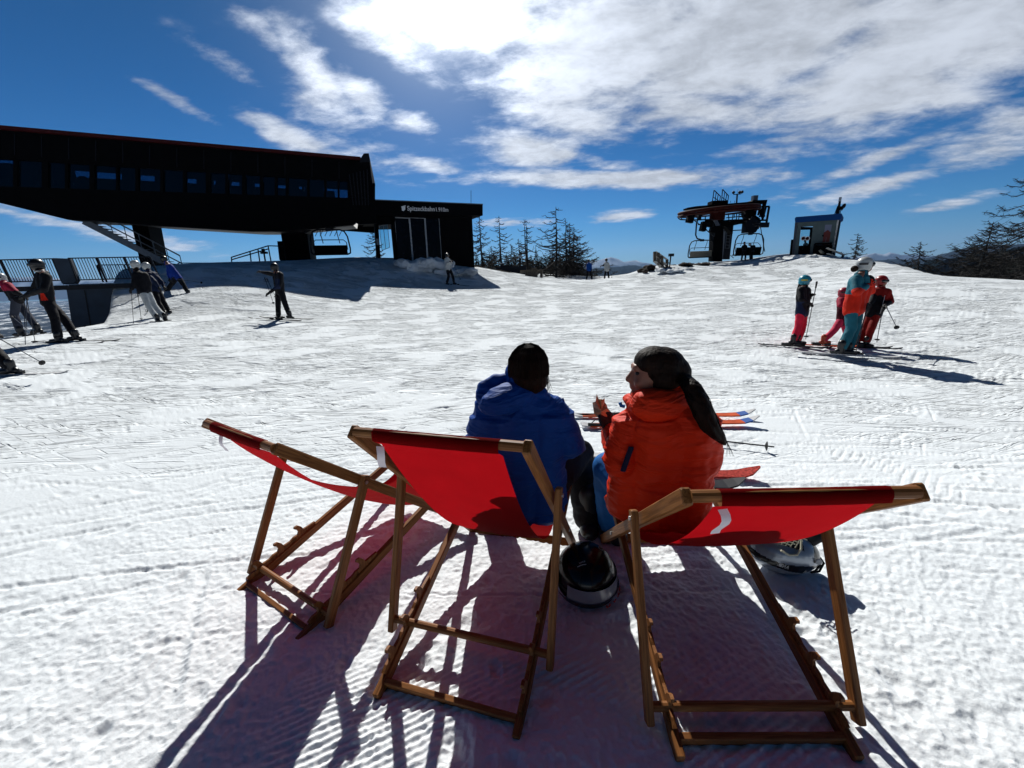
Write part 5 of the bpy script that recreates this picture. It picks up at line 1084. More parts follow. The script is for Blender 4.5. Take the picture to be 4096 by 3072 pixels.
# --- orange jacket
so_=V((.72,1.80,.33))
HD=tk(1462,290,1.78); NK=tk(1500,400,1.80); SL=tk(1290,620,1.88); SR=tk(1745,600,1.74); PL_,PR_=V((.58,1.86,.47)),V((.80,1.78,.47))
eL=tk(1235,850,1.90); hL=tk(1168,640,2.02); eR=tk(1765,870,1.84); hR=V((.95,2.1,.60)); kL=tk(1165,905,2.22); kR=V((.85,2.35,.50)); aL=V((.55,2.10,.14)); aR=V((.90,2.45,.12))
f=(tk(1270,360,1.80)-tk(1470,330,1.80)).normalized(); f.y+=.12; f.normalize(); up=V((0,0,1)); sd_=f.cross(up).normalized()
b=MB(); b.ell(HD+f*.0,(.090,.075,.105)); b.ell(HD+f*.035+V((0,0,-.03)),(.07,.062,.085))
def fp(a,z,s=0): return HD+f*a+up*z+sd_*s
# profile: brow, nose, lips, chin, jaw
b.cap(fp(.088,.028,-.02),fp(.088,.028,.02),.018,.018); b.cap(fp(.096,.012),fp(.118,-.022),.0105,.0135,10); b.ell(fp(.108,-.030),(.014,.016,.009)); b.ell(fp(.100,-.050),(.013,.020,.0075)); b.ell(fp(.098,-.062),(.012,.019,.0075)); b.ell(fp(.086,-.092),(.022,.024,.018)); b.cap(fp(.085,-.09),fp(.0,-.065,.045),.02,.02); b.cap(fp(.085,-.09),fp(.0,-.065,-.045),.02,.02)
b.ell(fp(.075,-.035,.035),(.025,.02,.025)); b.ell(fp(.075,-.035,-.035),(.025,.02,.025)); b.ell(fp(-.005,-.015,.078),(.018,.010,.030)); b.ell(fp(-.005,-.015,-.078),(.018,.010,.030))
b.cap(HD-up*.06,NK,.055,.06)
for p,q,r0,r1 in ((NK,SL,.06,.055),(NK,SR,.06,.055),(SL,eL,.05,.04),(SR,eR,.05,.04),(eL,hL,.04,.028),(eR,hR,.04,.028),(NK,(PL_+PR_)/2,.09,.12),(PL_,PR_,.10,.10),(PL_,kL,.08,.055),(PR_,kR,.08,.055),(kL,aL,.052,.038),(kR,aR,.052,.038),(SL,PL_,.04,.07),(SR,PR_,.04,.07)): b.cap(p,q,r0*(.8 if p is NK or p is SL or p is SR else 1),r1*(.8 if p is NK or p is SL or p is SR else 1))
hand_mb(b,hR,V((-.3,.6,-.1)),.9,-1)
wo_=b.build('person',M['skin'],None,org=so_); remesh(wo_,.0062,2); tag(wo_,'seated person in orange jacket with long brown ponytail, face turned left, eating','person')
for s in (-1,1): e=MB(); e.ell(fp(.084,.006,s*.030),(.011,.011,.009)); e.build('eye',M['h_black'],wo_,org=so_,smooth=True)
# glove hand closing round the food
gm_=MB(); pc=tk(1150,598,2.03); gm_.cap(hL-V((0,0,.0)),pc,.036,.040); gm_.ell(pc,(.042,.04,.036))
fb=tk(1118,555,2.03)
for i,(du,dv) in enumerate(((-42,-10),(-38,14),(-30,34),(-18,50))):
    a=pc+V((-.012,-.03+.0*i,.012-.012*i)); m1=tk(1150+du,598+dv-6,1.985+.004*i); e_=tk(1150+du-6,598+dv-26,2.01); gm_.cap(a,m1,.0135,.0125,8); gm_.cap(m1,e_,.0125,.010,8)
gm_.cap(pc+V((.02,-.01,.02)),tk(1165,560,2.0),.015,.013,8); gm_.cap(tk(1165,560,2.0),tk(1135,538,2.0),.013,.011,8)
remesh(gm_.build('glove',M['glove'],wo_,org=so_),.004,1)
M['bread']=mat('baked_pastry',(.28,.11,.03),.7,nz=.5,nscale=30,bump=.6,bscale=60); M['paper']=mat('brown_paper',(.55,.30,.14),.7,nz=.2,nscale=20)
fd_=MB(); fd_.ell(tk(1112,525,2.03),(.030,.026,.048),Matrix.Rotation(R_(-12),3,'Y')); fd_.ell(tk(1135,560,2.03),(.030,.028,.034))
fo_=fd_.build('pastry',M['bread'],None,org=tk(1112,560,2.03)); remesh(fo_,.005,1,lambda c:mnoise.noise(c*60)*.004); tag(fo_,'half-eaten pastry in a torn paper wrapper held in a black glove','pastry')
org=fo_.location
wr_=MB(); base=[(1068,560),(1062,520),(1058,490),(1078,483),(1085,435),(1098,468),(1115,478),(1135,462),(1136,490),(1125,500),(1150,530),(1180,560),(1205,590),(1165,600),(1110,600)]
ctr=tk(1115,545,1.985); vs=[ctr]+[tk(u,v,2.0+.02*math.sin(i*1.7)) for i,(u,v) in enumerate(base)]; wr_.add(vs,[(0,i+1,(i+1)%len(base)+1) for i in range(len(base))])
wr_.build('paper_wrapper',M['paper'],fo_,org=org)
# jacket
c=MB()
for s,S_,P_,E2,H2 in ((-1,SL,PL_,eL,hL),(1,SR,PR_,eR,hR)):
    c.cap(S_+V((-s*.03,0,-.03)),P_+V((s*.01,-.01,-.05)),.088,.118); c.cap(S_,E2,.072,.076); c.cap(E2,E2.lerp(H2,.80),.070,.048); c.cap(NK-V((0,0,.05)),S_+V((-s*.03,0,0)),.085,.08); c.cap(S_+V((-s*.02,0,-.06)),S_.lerp(E2,.5),.08,.075)
c.cap((SL+SR)/2-V((0,0,.04)),(PL_+PR_)/2-V((0,0,.05)),.13,.15); c.cap(NK-V((0,.0,.06)),NK+V((0,.0,-.01)),.09,.078)
c.cap(tk(1325,500,1.86),tk(1300,480,1.9),.04,.03)
jk=c.build('jacket',M['f_orange2'],wo_,org=so_); remesh(jk,.0075,5,folds(.020))
h=MB(); hc=tk(1490,520,1.70)
h.ell(hc+V((0,.03,.0)),(.125,.07,.070)); rim=[tk(1310,500,1.80),tk(1330,455,1.80),tk(1390,415,1.78),tk(1480,405,1.76),tk(1580,405,1.74),tk(1650,425,1.73),tk(1700,480,1.74)]
for a,b_ in zip(rim,rim[1:]): h.cap(a,b_,.024,.024,8)
for a in rim: h.cap(a,hc+V((0,.035,-.01)),.028,.05,8)
remesh(h.build('hood',M['f_orange2'],wo_,org=so_),.0065,3,folds(.008,1.5))
MB().bar(tk(1305,770,1.795),tk(1250,925,1.81),.010,.022).build('sleeve_pocket_zip',M['f_navy'],wo_,org=so_)
MB().tube([tk(1232,490,1.86),tk(1240,510,1.86),tk(1262,515,1.86)],.008,6).build('collar_tab',M['f_bluejean'],wo_,org=so_)
t=MB(); t.cap(PL_,kL,.105,.092); t.cap(kL,aL,.092,.082); t.cap(PR_,kR,.105,.09); t.cap(kR,aR,.09,.085); t.cap(PL_,PR_,.12,.12)
remesh(t.build('trousers',M['f_bluejean'],wo_,org=so_),.010,3,folds(.006))
for A_,ff in ((aL,V((-.2,.98,0))),(aR,V((.1,.99,0)))):
    m=MB(); m.cap(A_+V((0,0,.16)),A_-V((0,0,.02)),.07,.073); m.cap(A_-ff*.08-V((0,0,.05)),A_+ff*.19-V((0,0,.06)),.055,.048); m.cap(A_+ff*.05+V((0,0,.02)),A_+ff*.14-V((0,0,.03)),.05,.05); remesh(m.build('ski_boot',M['boot'],wo_,org=so_),.010,2)
# hair + ponytail
h=MB(); h.ell(HD-f*.022+up*.010,(.102,.088,.092),nu=24,nv=18); h.ell(HD-f*.070-up*.020,(.075,.078,.078),nu=20,nv=14); h.ell(HD+f*.012+up*.042,(.084,.080,.068),nu=20,nv=14); h.ell(HD-f*.028-up*.022,(.080,.099,.088),nu=20,nv=14); h.cap(HD+f*.038+up*.040+sd_*.040,HD-f*.03+up*.0+sd_*.050,.030,.036); h.cap(HD+f*.038+up*.040-sd_*.040,HD-f*.03+up*.0-sd_*.050,.030,.036)
hr_=remesh(h.build('hair',M['hair'],wo_,org=so_),.005,3,lambda c:mnoise.noise(V((c.x*22,c.y*22,c.z*80)))*.0012)
path=[tk(1640,345,1.70),tk(1690,400,1.64),tk(1728,480,1.61),tk(1762,560,1.60),(tk(1800,640,1.60)),tk(1850,700,1.61),tk(1893,748,1.62)]; rad=[.032,.040,.044,.044,.038,.026,.010]
pm=MB()
for (a,ra),(b_,rb) in zip(zip(path,rad),zip(path[1:],rad[1:])): pm.cap(a,b_,ra*.85,rb*.85)
pt_=remesh(pm.build('ponytail',M['hair'],wo_,org=so_),.005,3,lambda c:mnoise.noise(V((c.x*60+c.z*40,c.y*60,c.z*8)))*.005)
st_=MB(); strands(st_,path,300,rad,.0006,.0014,4)
rr=random.Random(9)
for _ in range(30):
    i=rr.randint(2,5); p=path[i]+V((rad[i],0,0)); st_.tube([p,p+V((.015,0,-.03)),p+V((rr.uniform(.01,.05),0,-.09))],[.0011,.0008,.0003],4,False)
st_.build('strand_set',M['hair'],pt_,org=so_)['kind']='stuff'
st2=MB()
for _ in range(240):
    a=rr.uniform(0,6.28); pts=[]
    for i in range(6):
        q=i/5.; th=a; ra=V((-.022,0,0)); pts.append(HD+f*(.075-.19*q)+up*(.010+ .094*math.sin(math.pi*(.12+.80*q))*math.cos(th))-up*.02*q+sd_*(.088*math.sin(math.pi*(.15+.75*q))*math.sin(th)))
    if math.cos(a)>-.2: st2.tube(pts,[.0013]*5+[.0005],4,False)
st2.build('strand_set',M['hair'],hr_,org=so_)['kind']='stuff'
# ------------------------------------------------------------------ helmets on the snow
M['gloss']=mat('glossy_black_shell',(.003,.003,.004),.22,spec=.3,coat=.12); M['silver']=mat('silver_grey_shell',(.20,.23,.28),.28,.5,coat=.3); M['pad']=mat('helmet_padding',(.01,.01,.012),.9); M['redp']=mat('red_print',(.45,.02,.02),.5); M['wprint']=mat('grey_print',(.35,.36,.38),.5); M['greyband']=mat('grey_band',(.24,.24,.28),.25,coat=.3); M['net']=mat('cream_net',(.5,.48,.36),.7)
hb=at(*zk(940,890),1.98); gz=ground(hb.x,hb.y)
hc_=V((hb.x,hb.y,gz+.115)); 
m=MB(); m.ell(hc_,(.138,.150,.125),nu=32,nv=22); m.ell(hc_+V((0,0,-.045)),(.142,.155,.07),nu=32,nv=14); hl=m.build('ski_helmet',M['gloss'],None,org=V((hc_.x,hc_.y,gz))); remesh(hl,.006,3); tag(hl,'glossy black ski helmet on the snow between two deck chairs','helmet')
def band(z0,z1,ext,a0,a1,mt,nm,par,n=30):
    vs=[]
    for i in range(n+1):
        a=a0+(a1-a0)*i/n
        for z in (z0,z1):
            k=math.sqrt(max(.02,1-(z/.128)**2)) if z>-.03 else max(math.sqrt(max(.02,1-((z+.045)/.07)**2))*1.03,.9)
            vs.append(hc_+V((math.cos(a)*.138*k*ext,math.sin(a)*.150*k*ext,z)))
    o=MB().add(vs,[(2*i,2*i+1,2*i+3,2*i+2) for i in range(n)]).build(nm,mt,par,org=V((hc_.x,hc_.y,gz)),smooth=True); return o
band(-.048,.018,1.06,R_(-135),R_(50),M['greyband'],'side_band',hl)
band(-.075,-.042,1.10,R_(-170),R_(60),M['gloss'],'lower_rim',hl)
for i,ch_ in enumerate('uvex'):
    a=R_(-62+i*15); p=hc_+V((math.cos(a)*.160,math.sin(a)*.174,-.070)); tn=V((-math.sin(a),math.cos(a),0)); nn=V((math.cos(a),math.sin(a),0)); lettering(ch_,p-tn*.012,p+tn*.012,.020,-nn,M['redp'],hl,V((hc_.x,hc_.y,gz)),ext=.0015,bold=True)
for q,sc_ in ((V((-.03,-.085,.098)),.05),(V((.0,.055,.118)),.05)):
    MB().tube([hc_+q+V((-.5*sc_,-.012,.004)),hc_+q+V((0,-.004,.008)),hc_+q+V((.5*sc_,.006,.002))],.0018,5).build('print_mark',M['wprint'],hl,org=V((hc_.x,hc_.y,gz)))
    lettering('uvex',hc_+q+V((-.3*sc_,.0,.010)),hc_+q+V((.3*sc_,.012,.010)),.010,V((0,.75,-.65)),M['wprint'],hl,V((hc_.x,hc_.y,gz)),ext=.001)
bd_=MB().tube([hc_+V((.075+.011*math.cos(t),.02+.011*math.sin(t),.106-.006*math.cos(t))) for t in [i*math.pi/6 for i in range(13)]],.0012,4,False).build('round_badge',M['wprint'],hl,org=V((hc_.x,hc_.y,gz)))
MB().box(hc_+V((-.150,-.02,-.01)),(.03,.05,.05)).build('strap_clip',M['pad'],hl,org=V((hc_.x,hc_.y,gz)))
# silver/black helmet lying on its side at the right
def B_(u,v,D): return at(*zb(u,v),D)
cD=2.07; g0=B_(1250,1100,2.02); gz=ground(g0.x,g0.y)
c0=B_(1020,640,cD); c0.z=max(c0.z,gz+.10)
rx=(B_(1620,800,cD)-B_(430,500,cD)); xr=rx.normalized(); ln=rx.length/2; fw=V((0,1,0)); fw=(fw-xr*fw.dot(xr)).normalized(); upv=xr.cross(fw); Rm=Matrix((xr,fw,upv)).transposed()
if upv.z<0: upv=-upv; Rm=Matrix((xr,-fw,upv)).transposed(); fw=-fw
hg=V((c0.x,c0.y,gz)); m=MB(); m.ell(c0,(ln,.115,.105),Rm,nu=32,nv=22); m.ell(c0-upv*.03-xr*.01,(ln*.93,.112,.085),Rm,nu=28,nv=16)
h2=m.build('ski_helmet',M['silver'],None,org=hg)
def zone_h(c):
    q=c+hg-c0; z=q.dot(upv); x=q.dot(xr)/ln
    if -.052<z-(-.0)<-.012+.012*math.sin(x*2.5): return 1
    if z>.062 and x<.15: return 1
    if x>.50 and z>.015: return 1
    return 0
remesh(h2,.005,3,None,[M['silver'],M['gloss']],zone_h); tag(h2,'silver and black ski helmet lying on the snow beside the right deck chair','helmet')
m=MB(); m.ell(c0+upv*.085-xr*.04,(ln*.55,.075,.035),Rm); m.cap(c0+upv*.06+xr*.07,c0+upv*.11+xr*.13+fw*.0,.045,.03); m.cap(c0+upv*.11+xr*.04,c0+upv*.10+xr*.155,.035,.016); remesh(m.build('ear_pad',M['pad'],h2,org=hg),.006,2)
nm=MB()
for k in range(5):
    a=c0+upv*(.075+.012*k)-xr*(.075-.014*k)-fw*.095; nm.tube([a-xr*.035,a+upv*.006,a+xr*.03],.0028,5,False)
for k in range(4): a=c0+upv*.07-xr*(.095-.022*k)-fw*.10; nm.tube([a,a+upv*.03+xr*.004,a+upv*.06],.0022,5,False)
nm.build('ear_net',M['net'],h2,org=hg)['kind']='stuff'
MB().tube([c0+upv*.045-xr*.09-fw*.108,c0+upv*.035-xr*.05-fw*.114,c0+upv*.045-xr*.015-fw*.114,c0+upv*.075+xr*.0-fw*.10,c0+upv*.11+xr*.005-fw*.07],.005,6).build('net_trim',M['net'],h2,org=hg)
MB().tube([c0+xr*ln*.93+upv*.02-fw*.03,c0+xr*(ln+.012)-upv*.0-fw*.04,c0+xr*(ln+.010)-upv*.05-fw*.04,c0+xr*ln*.9-upv*.075-fw*.03,c0+xr*ln*.85-upv*.04-fw*.06,c0+xr*ln*.9+upv*.0-fw*.06],.0055,6).build('goggle_loop',M['pad'],h2,org=hg)
MB().tube([c0+xr*ln*.62-fw*.094+upv*.030,c0+xr*ln*.62-fw*.100+upv*.030],.015,14).build('size_dial',M['wprint'],h2,org=hg)
def curve_text(txt,x0,x1,z,h_,m):
    n=len(txt)
    for i,ch_ in enumerate(txt):
        xa=x0+(x1-x0)*(i+.1)/n; xb=x0+(x1-x0)*(i+.9)/n
        def sp_(x): 
            k=math.sqrt(max(.05,1-(x/ln)**2-(z/.105)**2)); return c0+xr*x-fw*(.115*k+.006)+upv*z
        lettering(ch_,sp_(xb),sp_(xa),h_,-fw,m,h2,hg,ext=.001,bold=True)
curve_text('ALPINA',-.115,-.02,-.040,.020,M['wprint']); curve_text('A',.055,.085,-.046,.018,M['wprint'])
# ------------------------------------------------------------------ skis and poles lying on the snow in front
def gp(px,py,dz=.01): 
    p=gray(px,py); return V((p.x,p.y,ground(p.x,p.y)+dz+.012))
g_='skis lying on the snow in front of the seated pair'
ski('upper orange ski with white and blue tip lying on the snow',gp(2296,1674),gp(3016,1672),'ski_o',.085,False,g_,lift=.06,tipcol='ski_w')
ski('lower orange ski with white and blue tip lying on the snow',gp(2325,1716),gp(3032,1700),'ski_o',.085,True,g_,lift=.06,tipcol='ski_w')
ski('white ski with black stripes lying beyond the orange jacket, farther one',gp(1880,1836),gp(2700,1838),'ski_w',.09,True,g_)
ski('white ski with black stripes lying beyond the orange jacket, nearer one',gp(1850,1880),gp(2700,1885),'ski_d',.09,True,g_)
ski('red patterned ski whose tip shows right of the orange jacket',gp(2230,1915),gp(3034,1912),'ski_o',.10,True,g_,lift=.06)
ski('dark ski just behind the red patterned ski tip',gp(2180,1950),gp(2975,1962),'ski_d',.10,True,g_,lift=.05)
for q in [o for o in COL.objects if o.get('label','').startswith('red patterned')]: q.data.materials[0]=M['redski'] if 'redski' in M else q.data.materials[0]
g2='ski poles lying on the snow in front of the seated pair'
pole('dark ski pole on the snow pointing right with its basket at the end',gp(2470,1735,.03),gp(3094,1806,.02),'ski_d',g2)
pole('dark ski pole lying left of the orange jacket, upper one',gp(2470,1678,.04),gp(2180,1672,.02),'ski_d',g2)
pole('dark ski pole lying left of the orange jacket, lower one',gp(2360,1722,.04),gp(2760,1726,.03),'ski_d',g2)
# ------------------------------------------------------------------ trees
def larch(px,py,D,ptop,spread,label,seed=1,dead=False,dens=1.,name='larch_tree',group='bare larches on the crest',low=.08,sides=(1,1),under=1.5):
    r=random.Random(seed); b=at(px,py,D); t=at(ptop[0],ptop[1],D); H=(t-b).length; root=b-V((0,0,under)); o=empty(name,root); tag(o,label,'tree',group)
    tr=MB(); n=9; pts=[];rd=[]; off=V((0,0,0))
    for i in range(n+1):
        s=i/n; off=V((math.sin(s*5+seed)*.02*H*s*(1-s)*2,math.cos(s*4+seed)*.015*H*s,0)); pts.append(root.lerp(t,s)+off); rd.append(max(.02,(.032*H*.5+.05)*(1-s)**.8))
    tr.tube(pts,rd,7); tr.build('trunk',M['bark'],o,org=root)
    def tp(s): 
        q=s*n; i=min(int(q),n-1); return pts[i].lerp(pts[i+1],q-i)
    br=MB(); nb=int((64 if not dead else 34)*dens); mpp=D/415.
    for k in range(nb):
        s=low+(1-low)*(k+r.random())/nb; s=min(s,.98); L_=spread*(1-s)**(.75 if not dead else .5)*r.uniform(.55,1.1)+.12*H*.3
        a=r.uniform(0,2*math.pi); d=V((math.cos(a),math.sin(a)*.9,0)); L_*= sides[1] if d.x>0 else sides[0]
        p=tp(s); bp=[p];nn=6; sag=r.uniform(.15,.45) if not dead else r.uniform(-.1,.5); 
        for i in range(1,nn+1):
            q=i/nn; z=-sag*L_*math.sin(q*math.pi*.7)*.7+ (.42*L_*max(0,q-.5)**1.3 if not dead else .35*L_*max(0,q-.4)*r.uniform(0,1.6)); bp.append(p+d*L_*q+V((r.gauss(0,.02)*L_,r.gauss(0,.02)*L_,z+r.gauss(0,.02)*L_)))
        r0=max(.016,.014*H*.35*(1-s)+.014)*(1.6 if dead else 1.15); br.tube(bp,[r0*(1-.8*i/nn)+mpp*.10 for i in range(nn+1)],4,False)
        nt_=int(L_*(9 if not dead else 2.2)*dens)+ (3 if not dead else 1)
        for j in range(nt_):
            q=r.uniform(.2,1.); i=min(int(q*nn),nn-1); p0=bp[i].lerp(bp[i+1],q*nn-i); l2=L_*r.uniform(.10,.28)*(1.1-q*.5); a2=r.uniform(0,6.28); dd=(d*.6+V((math.cos(a2),math.sin(a2),r.uniform(-.7,.5)))*.9).normalized()
            e=p0+dd*l2; br.tube([p0,p0.lerp(e,.5)+V((0,0,-.04*l2)),e+V((0,0,.1*l2))],[mpp*.16+.006,mpp*.11+.004,mpp*.05],3,False)
            if not dead:
                for _ in range(2):
                    a3=r.uniform(0,6.28); m_=p0.lerp(e,r.uniform(.3,.9)); br.tube([m_,m_+V((math.cos(a3),math.sin(a3),r.uniform(-.8,.4)))*l2*.5],[mpp*.09+.003,mpp*.04],3,False)
    br.build('crown',M['bark'],o,org=root); return o
def spruce(px,py,D,ptop,w_,label,seed=1,group='dark spruces behind the crest',under=3.,name='spruce_tree'):
    r=random.Random(seed); b=at(px,py,D)-V((0,0,under)); t=at(ptop[0],ptop[1],D); H=t.z-b.z; o=empty(name,b); tag(o,label,'tree',group)
    MB().tube([b,V((b.x,b.y,t.z-.3))],[.03*H*.5,.02],6).build('trunk',M['bark'],o,org=b)
    m=MB(); nl=int(H*5)+14
    for k in range(nl):
        s=k/nl; z=b.z+H*(.05+.95*s); R0=w_*(1-s)**.8*r.uniform(.8,1.15)+.04; nb=int(9+R0*7)
        for i in range(nb):
            a=r.uniform(0,6.28); R1=R0*r.uniform(.7,1.1); c=V((b.x,b.y,z)); e=c+V((math.cos(a)*R1,math.sin(a)*R1,-.28*R1+r.uniform(-.1,.1))); sd=V((-math.sin(a),math.cos(a),0))*R1*.16
            mid=c.lerp(e,.55); m.add([c,mid+sd+V((0,0,-.03)),e,mid-sd+V((0,0,-.08))],[(0,1,2,3)])
    m.build('crown',M['needle'],o,org=b); return o
larch(*z5(322,760),37,z5(290,200),2.6,'bare larch right beside the black station building wall',1,dens=1.15)
larch(*z5(515,760),39,z5(480,205),2.5,'thin bare larch, second to the right of the black building',2,dens=.8,dead=False)
larch(*z5(775,780),38,z5(745,240),2.3,'half-dead larch with broken split top',3,dead=True)
larch(*z5(772,780),38.6,z5(728,238),1.2,'slim dead stem leaning against the split-top larch',33,dead=True,dens=.6)
larch(*z5(690,740),44,z5(672,430),2.4,'short bare larch left of the split-top one',4)
larch(*z5(1045,740),37,z5(1040,118),3.0,'tallest dead larch with drooping bare branches in the middle group',5,dead=True,dens=1.5)
larch(*z5(1140,740),40,z5(1138,250),3.0,'bare larch just right of the tallest dead one',6,dens=1.1)
larch(*z5(1180,740),41,z5(1178,272),3.0,'bare larch in the middle of the larch group',7,dens=1.1)
larch(*z5(1215,740),42,z5(1222,315),3.4,'outermost right larch of the middle group with wide low branches',8,dens=1.2,sides=(.8,1.4))
larch(*z5(1000,740),46,z5(1010,480),2.6,'low bare larch at the left foot of the middle group',9)
larch(*z5(600,740),47,z5(598,480),2.4,'low bare larch between the two thin larches and the split one',10)
larch(*z5(420,740),48,z5(405,500),2.6,'low bare larch between the first two larches',12)
larch(*z2(1108,1120),34,z2(1105,800),2.0,'bare larch seen through the gap left of the glass building',11,sides=(1.3,.7))
larch(*zr(315,1060),36,zr(372,645),2.4,'lone bare larch between the hut and the white-helmeted adult',21,sides=(1.2,1.))
larch(*zr(1040,1080),42,zr(1066,735),3.6,'small wide bare larch on the crest right of the skiing group',22,sides=(1.1,1.1))
larch(*zr(1690,1150),38,zr(1862,518),5.2,'broad leaning larch near the right frame edge',23,dens=1.5,sides=(1.1,1.0))
larch(*zr(2420,1180),27,zr(2290,-60),4.2,'tallest larch, cut off by the right frame edge',24,dens=1.3,sides=(1.5,1))
larch(*zr(1980,1150),44,zr(2010,690),3.6,'bare larch between the leaning larch and the frame edge',25,dens=.9)
for i,(u,v,vt,w_,D) in enumerate(((850,760,535,.9,48),(330,780,600,1.2,52),(400,790,590,1.3,50),(440,790,560,1.1,54),(560,790,590,1.3,52),(640,790,585,1.2,55),(700,800,575,1.3,50),(760,800,590,1.4,53),(800,790,600,1.3,47),(905,790,610,1.2,58),(940,790,625,1.3,60),(985,780,600,1.4,55),(1020,780,590,1.3,52),(1070,780,600,1.4,50),(1110,780,585,1.3,54),(1160,780,600,1.4,49),(1200,780,610,1.3,52),(1250,785,650,1.4,58),(1290,790,680,1.5,60),(1330,790,700,1.5,62),(270,770,580,1.1,50),(500,790,600,1.2,56),(880,790,622,1.2,60),(1380,800,728,1.5,66),(1430,800,742,1.5,70))):
    spruce(*z5(u,v),D,z5(u+random.uniform(-3,3),vt-(14 if u<1300 else 0)),w_*1.35,'dark spruce in the thicket behind the middle larches',100+i,group='spruces behind the middle larches')
for i in range(34):
    r=random.Random(500+i); u=1480+i*23+r.uniform(-10,10); top=1000-max(0,u-1560)*.12-(60 if u>1800 else 0)*r.random()+r.uniform(-15,15); D=60+r.uniform(-6,30)
    if u<1620: top=1040
    spruce(*zr(u,1130),D,zr(u,top),1.8+.01*D,'dark spruce on the wooded slope at the right edge',300+i,group='spruces on the wooded slope at the right',under=5)
# ------------------------------------------------------------------ distant hills
def hillmat(name,snowline,soft,c1=(.012,.022,.03),ns=.002,c2=(.30,.34,.40)):
    m=bpy.data.materials.new(name); t,N,L=nt(m); b=N['Principled BSDF']; b.inputs['Roughness'].default_value=.95; b.inputs['Specular IOR Level'].default_value=0
    g=N.new('ShaderNodeNewGeometry'); s=N.new('ShaderNodeSeparateXYZ'); L.new(g.outputs['Position'],s.inputs[0])
    n=N.new('ShaderNodeTexNoise'); n.inputs['Scale'].default_value=ns; n.inputs['Detail'].default_value=9; n.inputs['Roughness'].default_value=.65; L.new(g.outputs['Position'],n.inputs['Vector'])
    a=N.new('ShaderNodeMath'); a.operation='MULTIPLY_ADD'; L.new(n.outputs[0],a.inputs[0]); a.inputs[1].default_value=soft*3; L.new(s.outputs['Z'],a.inputs[2])
    r=N.new('ShaderNodeMapRange'); r.inputs[1].default_value=snowline+soft*1.2; r.inputs[2].default_value=snowline+soft*1.8; L.new(a.outputs[0],r.inputs[0])
    mx=N.new('ShaderNodeMix'); mx.data_type='RGBA'; mx.inputs['A'].default_value=(*c1,1); mx.inputs['B'].default_value=(*c2,1); L.new(r.outputs[0],mx.inputs['Factor']); L.new(mx.outputs['Result'],b.inputs['Base Color']); return m
def ridge(name,prof,D,m,depth,seed,rough=.03,base=-700):
    # prof: skyline pixels; ridge is a real heightfield band at distance D with a front and a back slope
    xs=[p[0] for p in prof]; ys=[p[1] for p in prof]; n=int((xs[-1]-xs[0])/5); rows=26; vs=[]
    for i in range(n+1):
        px=xs[0]+(xs[-1]-xs[0])*i/n; py=float(np.interp(px,xs,ys)); top=at(px,py,D); d=V((top.x,top.y,0)).normalized(); H=top.z-base
        for k in range(rows+1):
            q=k/rows*2-1   # -1 front foot, 0 crest, 1 back foot
            fall=abs(q)**.9; z=top.z-H*fall+ (mnoise.fractal(V((px*.012,q*3,seed)),1.,2.,6)*H*rough*3*min(1,abs(q)*3)); 
            if q==0: z=top.z+mnoise.fractal(V((px*.05,0,seed)),1.,2.,5)*H*rough*.35
            vs.append(V((top.x,top.y,z))+d*(q*depth)+V((0,mnoise.noise(V((px*.02,q*4,seed+3)))*depth*.15*(1-abs(q)),0)))
    fs=[(i*(rows+1)+k,(i+1)*(rows+1)+k,(i+1)*(rows+1)+k+1,i*(rows+1)+k+1) for i in range(n) for k in range(rows)]
    o=MB().add(vs,fs).build(name,m,None,smooth=True); o['kind']='structure'; return o
far=hillmat('far_peaks',150,300,(.02,.03,.05),.0009); midm=hillmat('forest_hills',900,120); near=hillmat('near_forest',400,90)
ridge('mountains',[(-600,1120),(-200,1112),(0,1104),(60,1112),(140,1106),(250,1118),(400,1120),(700,1115),(1000,1105),(1500,1090),(1800,1080),(2000,1075),(2150,1066),(2230,1062),(2290,1046),(2330,1052),(2380,1044),(2420,1034),(2445,1028),(2470,1036),(2495,1048),(2520,1043),(2545,1041),(2570,1050),(2640,1060),(2760,1060),(2830,1054),(2900,1056),(3100,1050),(3400,1034),(3450,1022),(3500,1012),(3530,1018),(3560,1009),(3600,1020),(3650,1018),(3720,1024),(3800,1020),(3900,1026),(4100,1020),(4600,1010)],26000,far,3500,3)
ridge('hills',[(2050,1078),(2200,1072),(2290,1066),(2350,1078),(2420,1071),(2480,1066),(2530,1060),(2600,1070),(2700,1082),(3000,1080),(3300,1060),(3480,1044),(3520,1040),(3560,1036),(3600,1038),(3640,1040),(3700,1032),(3760,1018),(3850,996),(3920,985),(4100,975),(4500,960)],9000,midm,2000,7)
ridge('wooded_slope',[(3480,1078),(3600,1066),(3700,1050),(3800,1034),(3900,1020),(4000,1000),(4096,985),(4500,950)],1500,near,500,13,base=-350)
# rocks showing on the dirt bank by the wooden railing
def rockpile(px,py,D,sz,label,seed,name='rock_pile'):
    p=at(px,py,D); m=MB(); r=random.Random(seed)
    for _ in range(16): m.ell(p+V((r.gauss(0,.45)*sz[0],r.gauss(0,.3)*sz[0],r.gauss(0,.25)*sz[1])),(sz[0]*.22*r.uniform(.5,1.2),sz[0]*.3,sz[1]*.3*r.uniform(.5,1.2)))
    o=m.build(name,M['dirt'],None,org=p); remesh(o,.08,1,lambda c:mnoise.noise(c*2.5)*.18+mnoise.noise(c*7)*.07); tag(o,label,'rocks'); return o
rockpile(*z5(1990,742),31.8,(1.3,.55),'dark bare rocky earth below the wooden railing',1)
rockpile(*z5(2075,745),32,(.8,.45),'dark earth heap directly under the wooden railing posts',2)
rockpile(*z3(340,792),33.5,(1.9,.14),'thin strip of brown earth left of the drive station pylon',3)
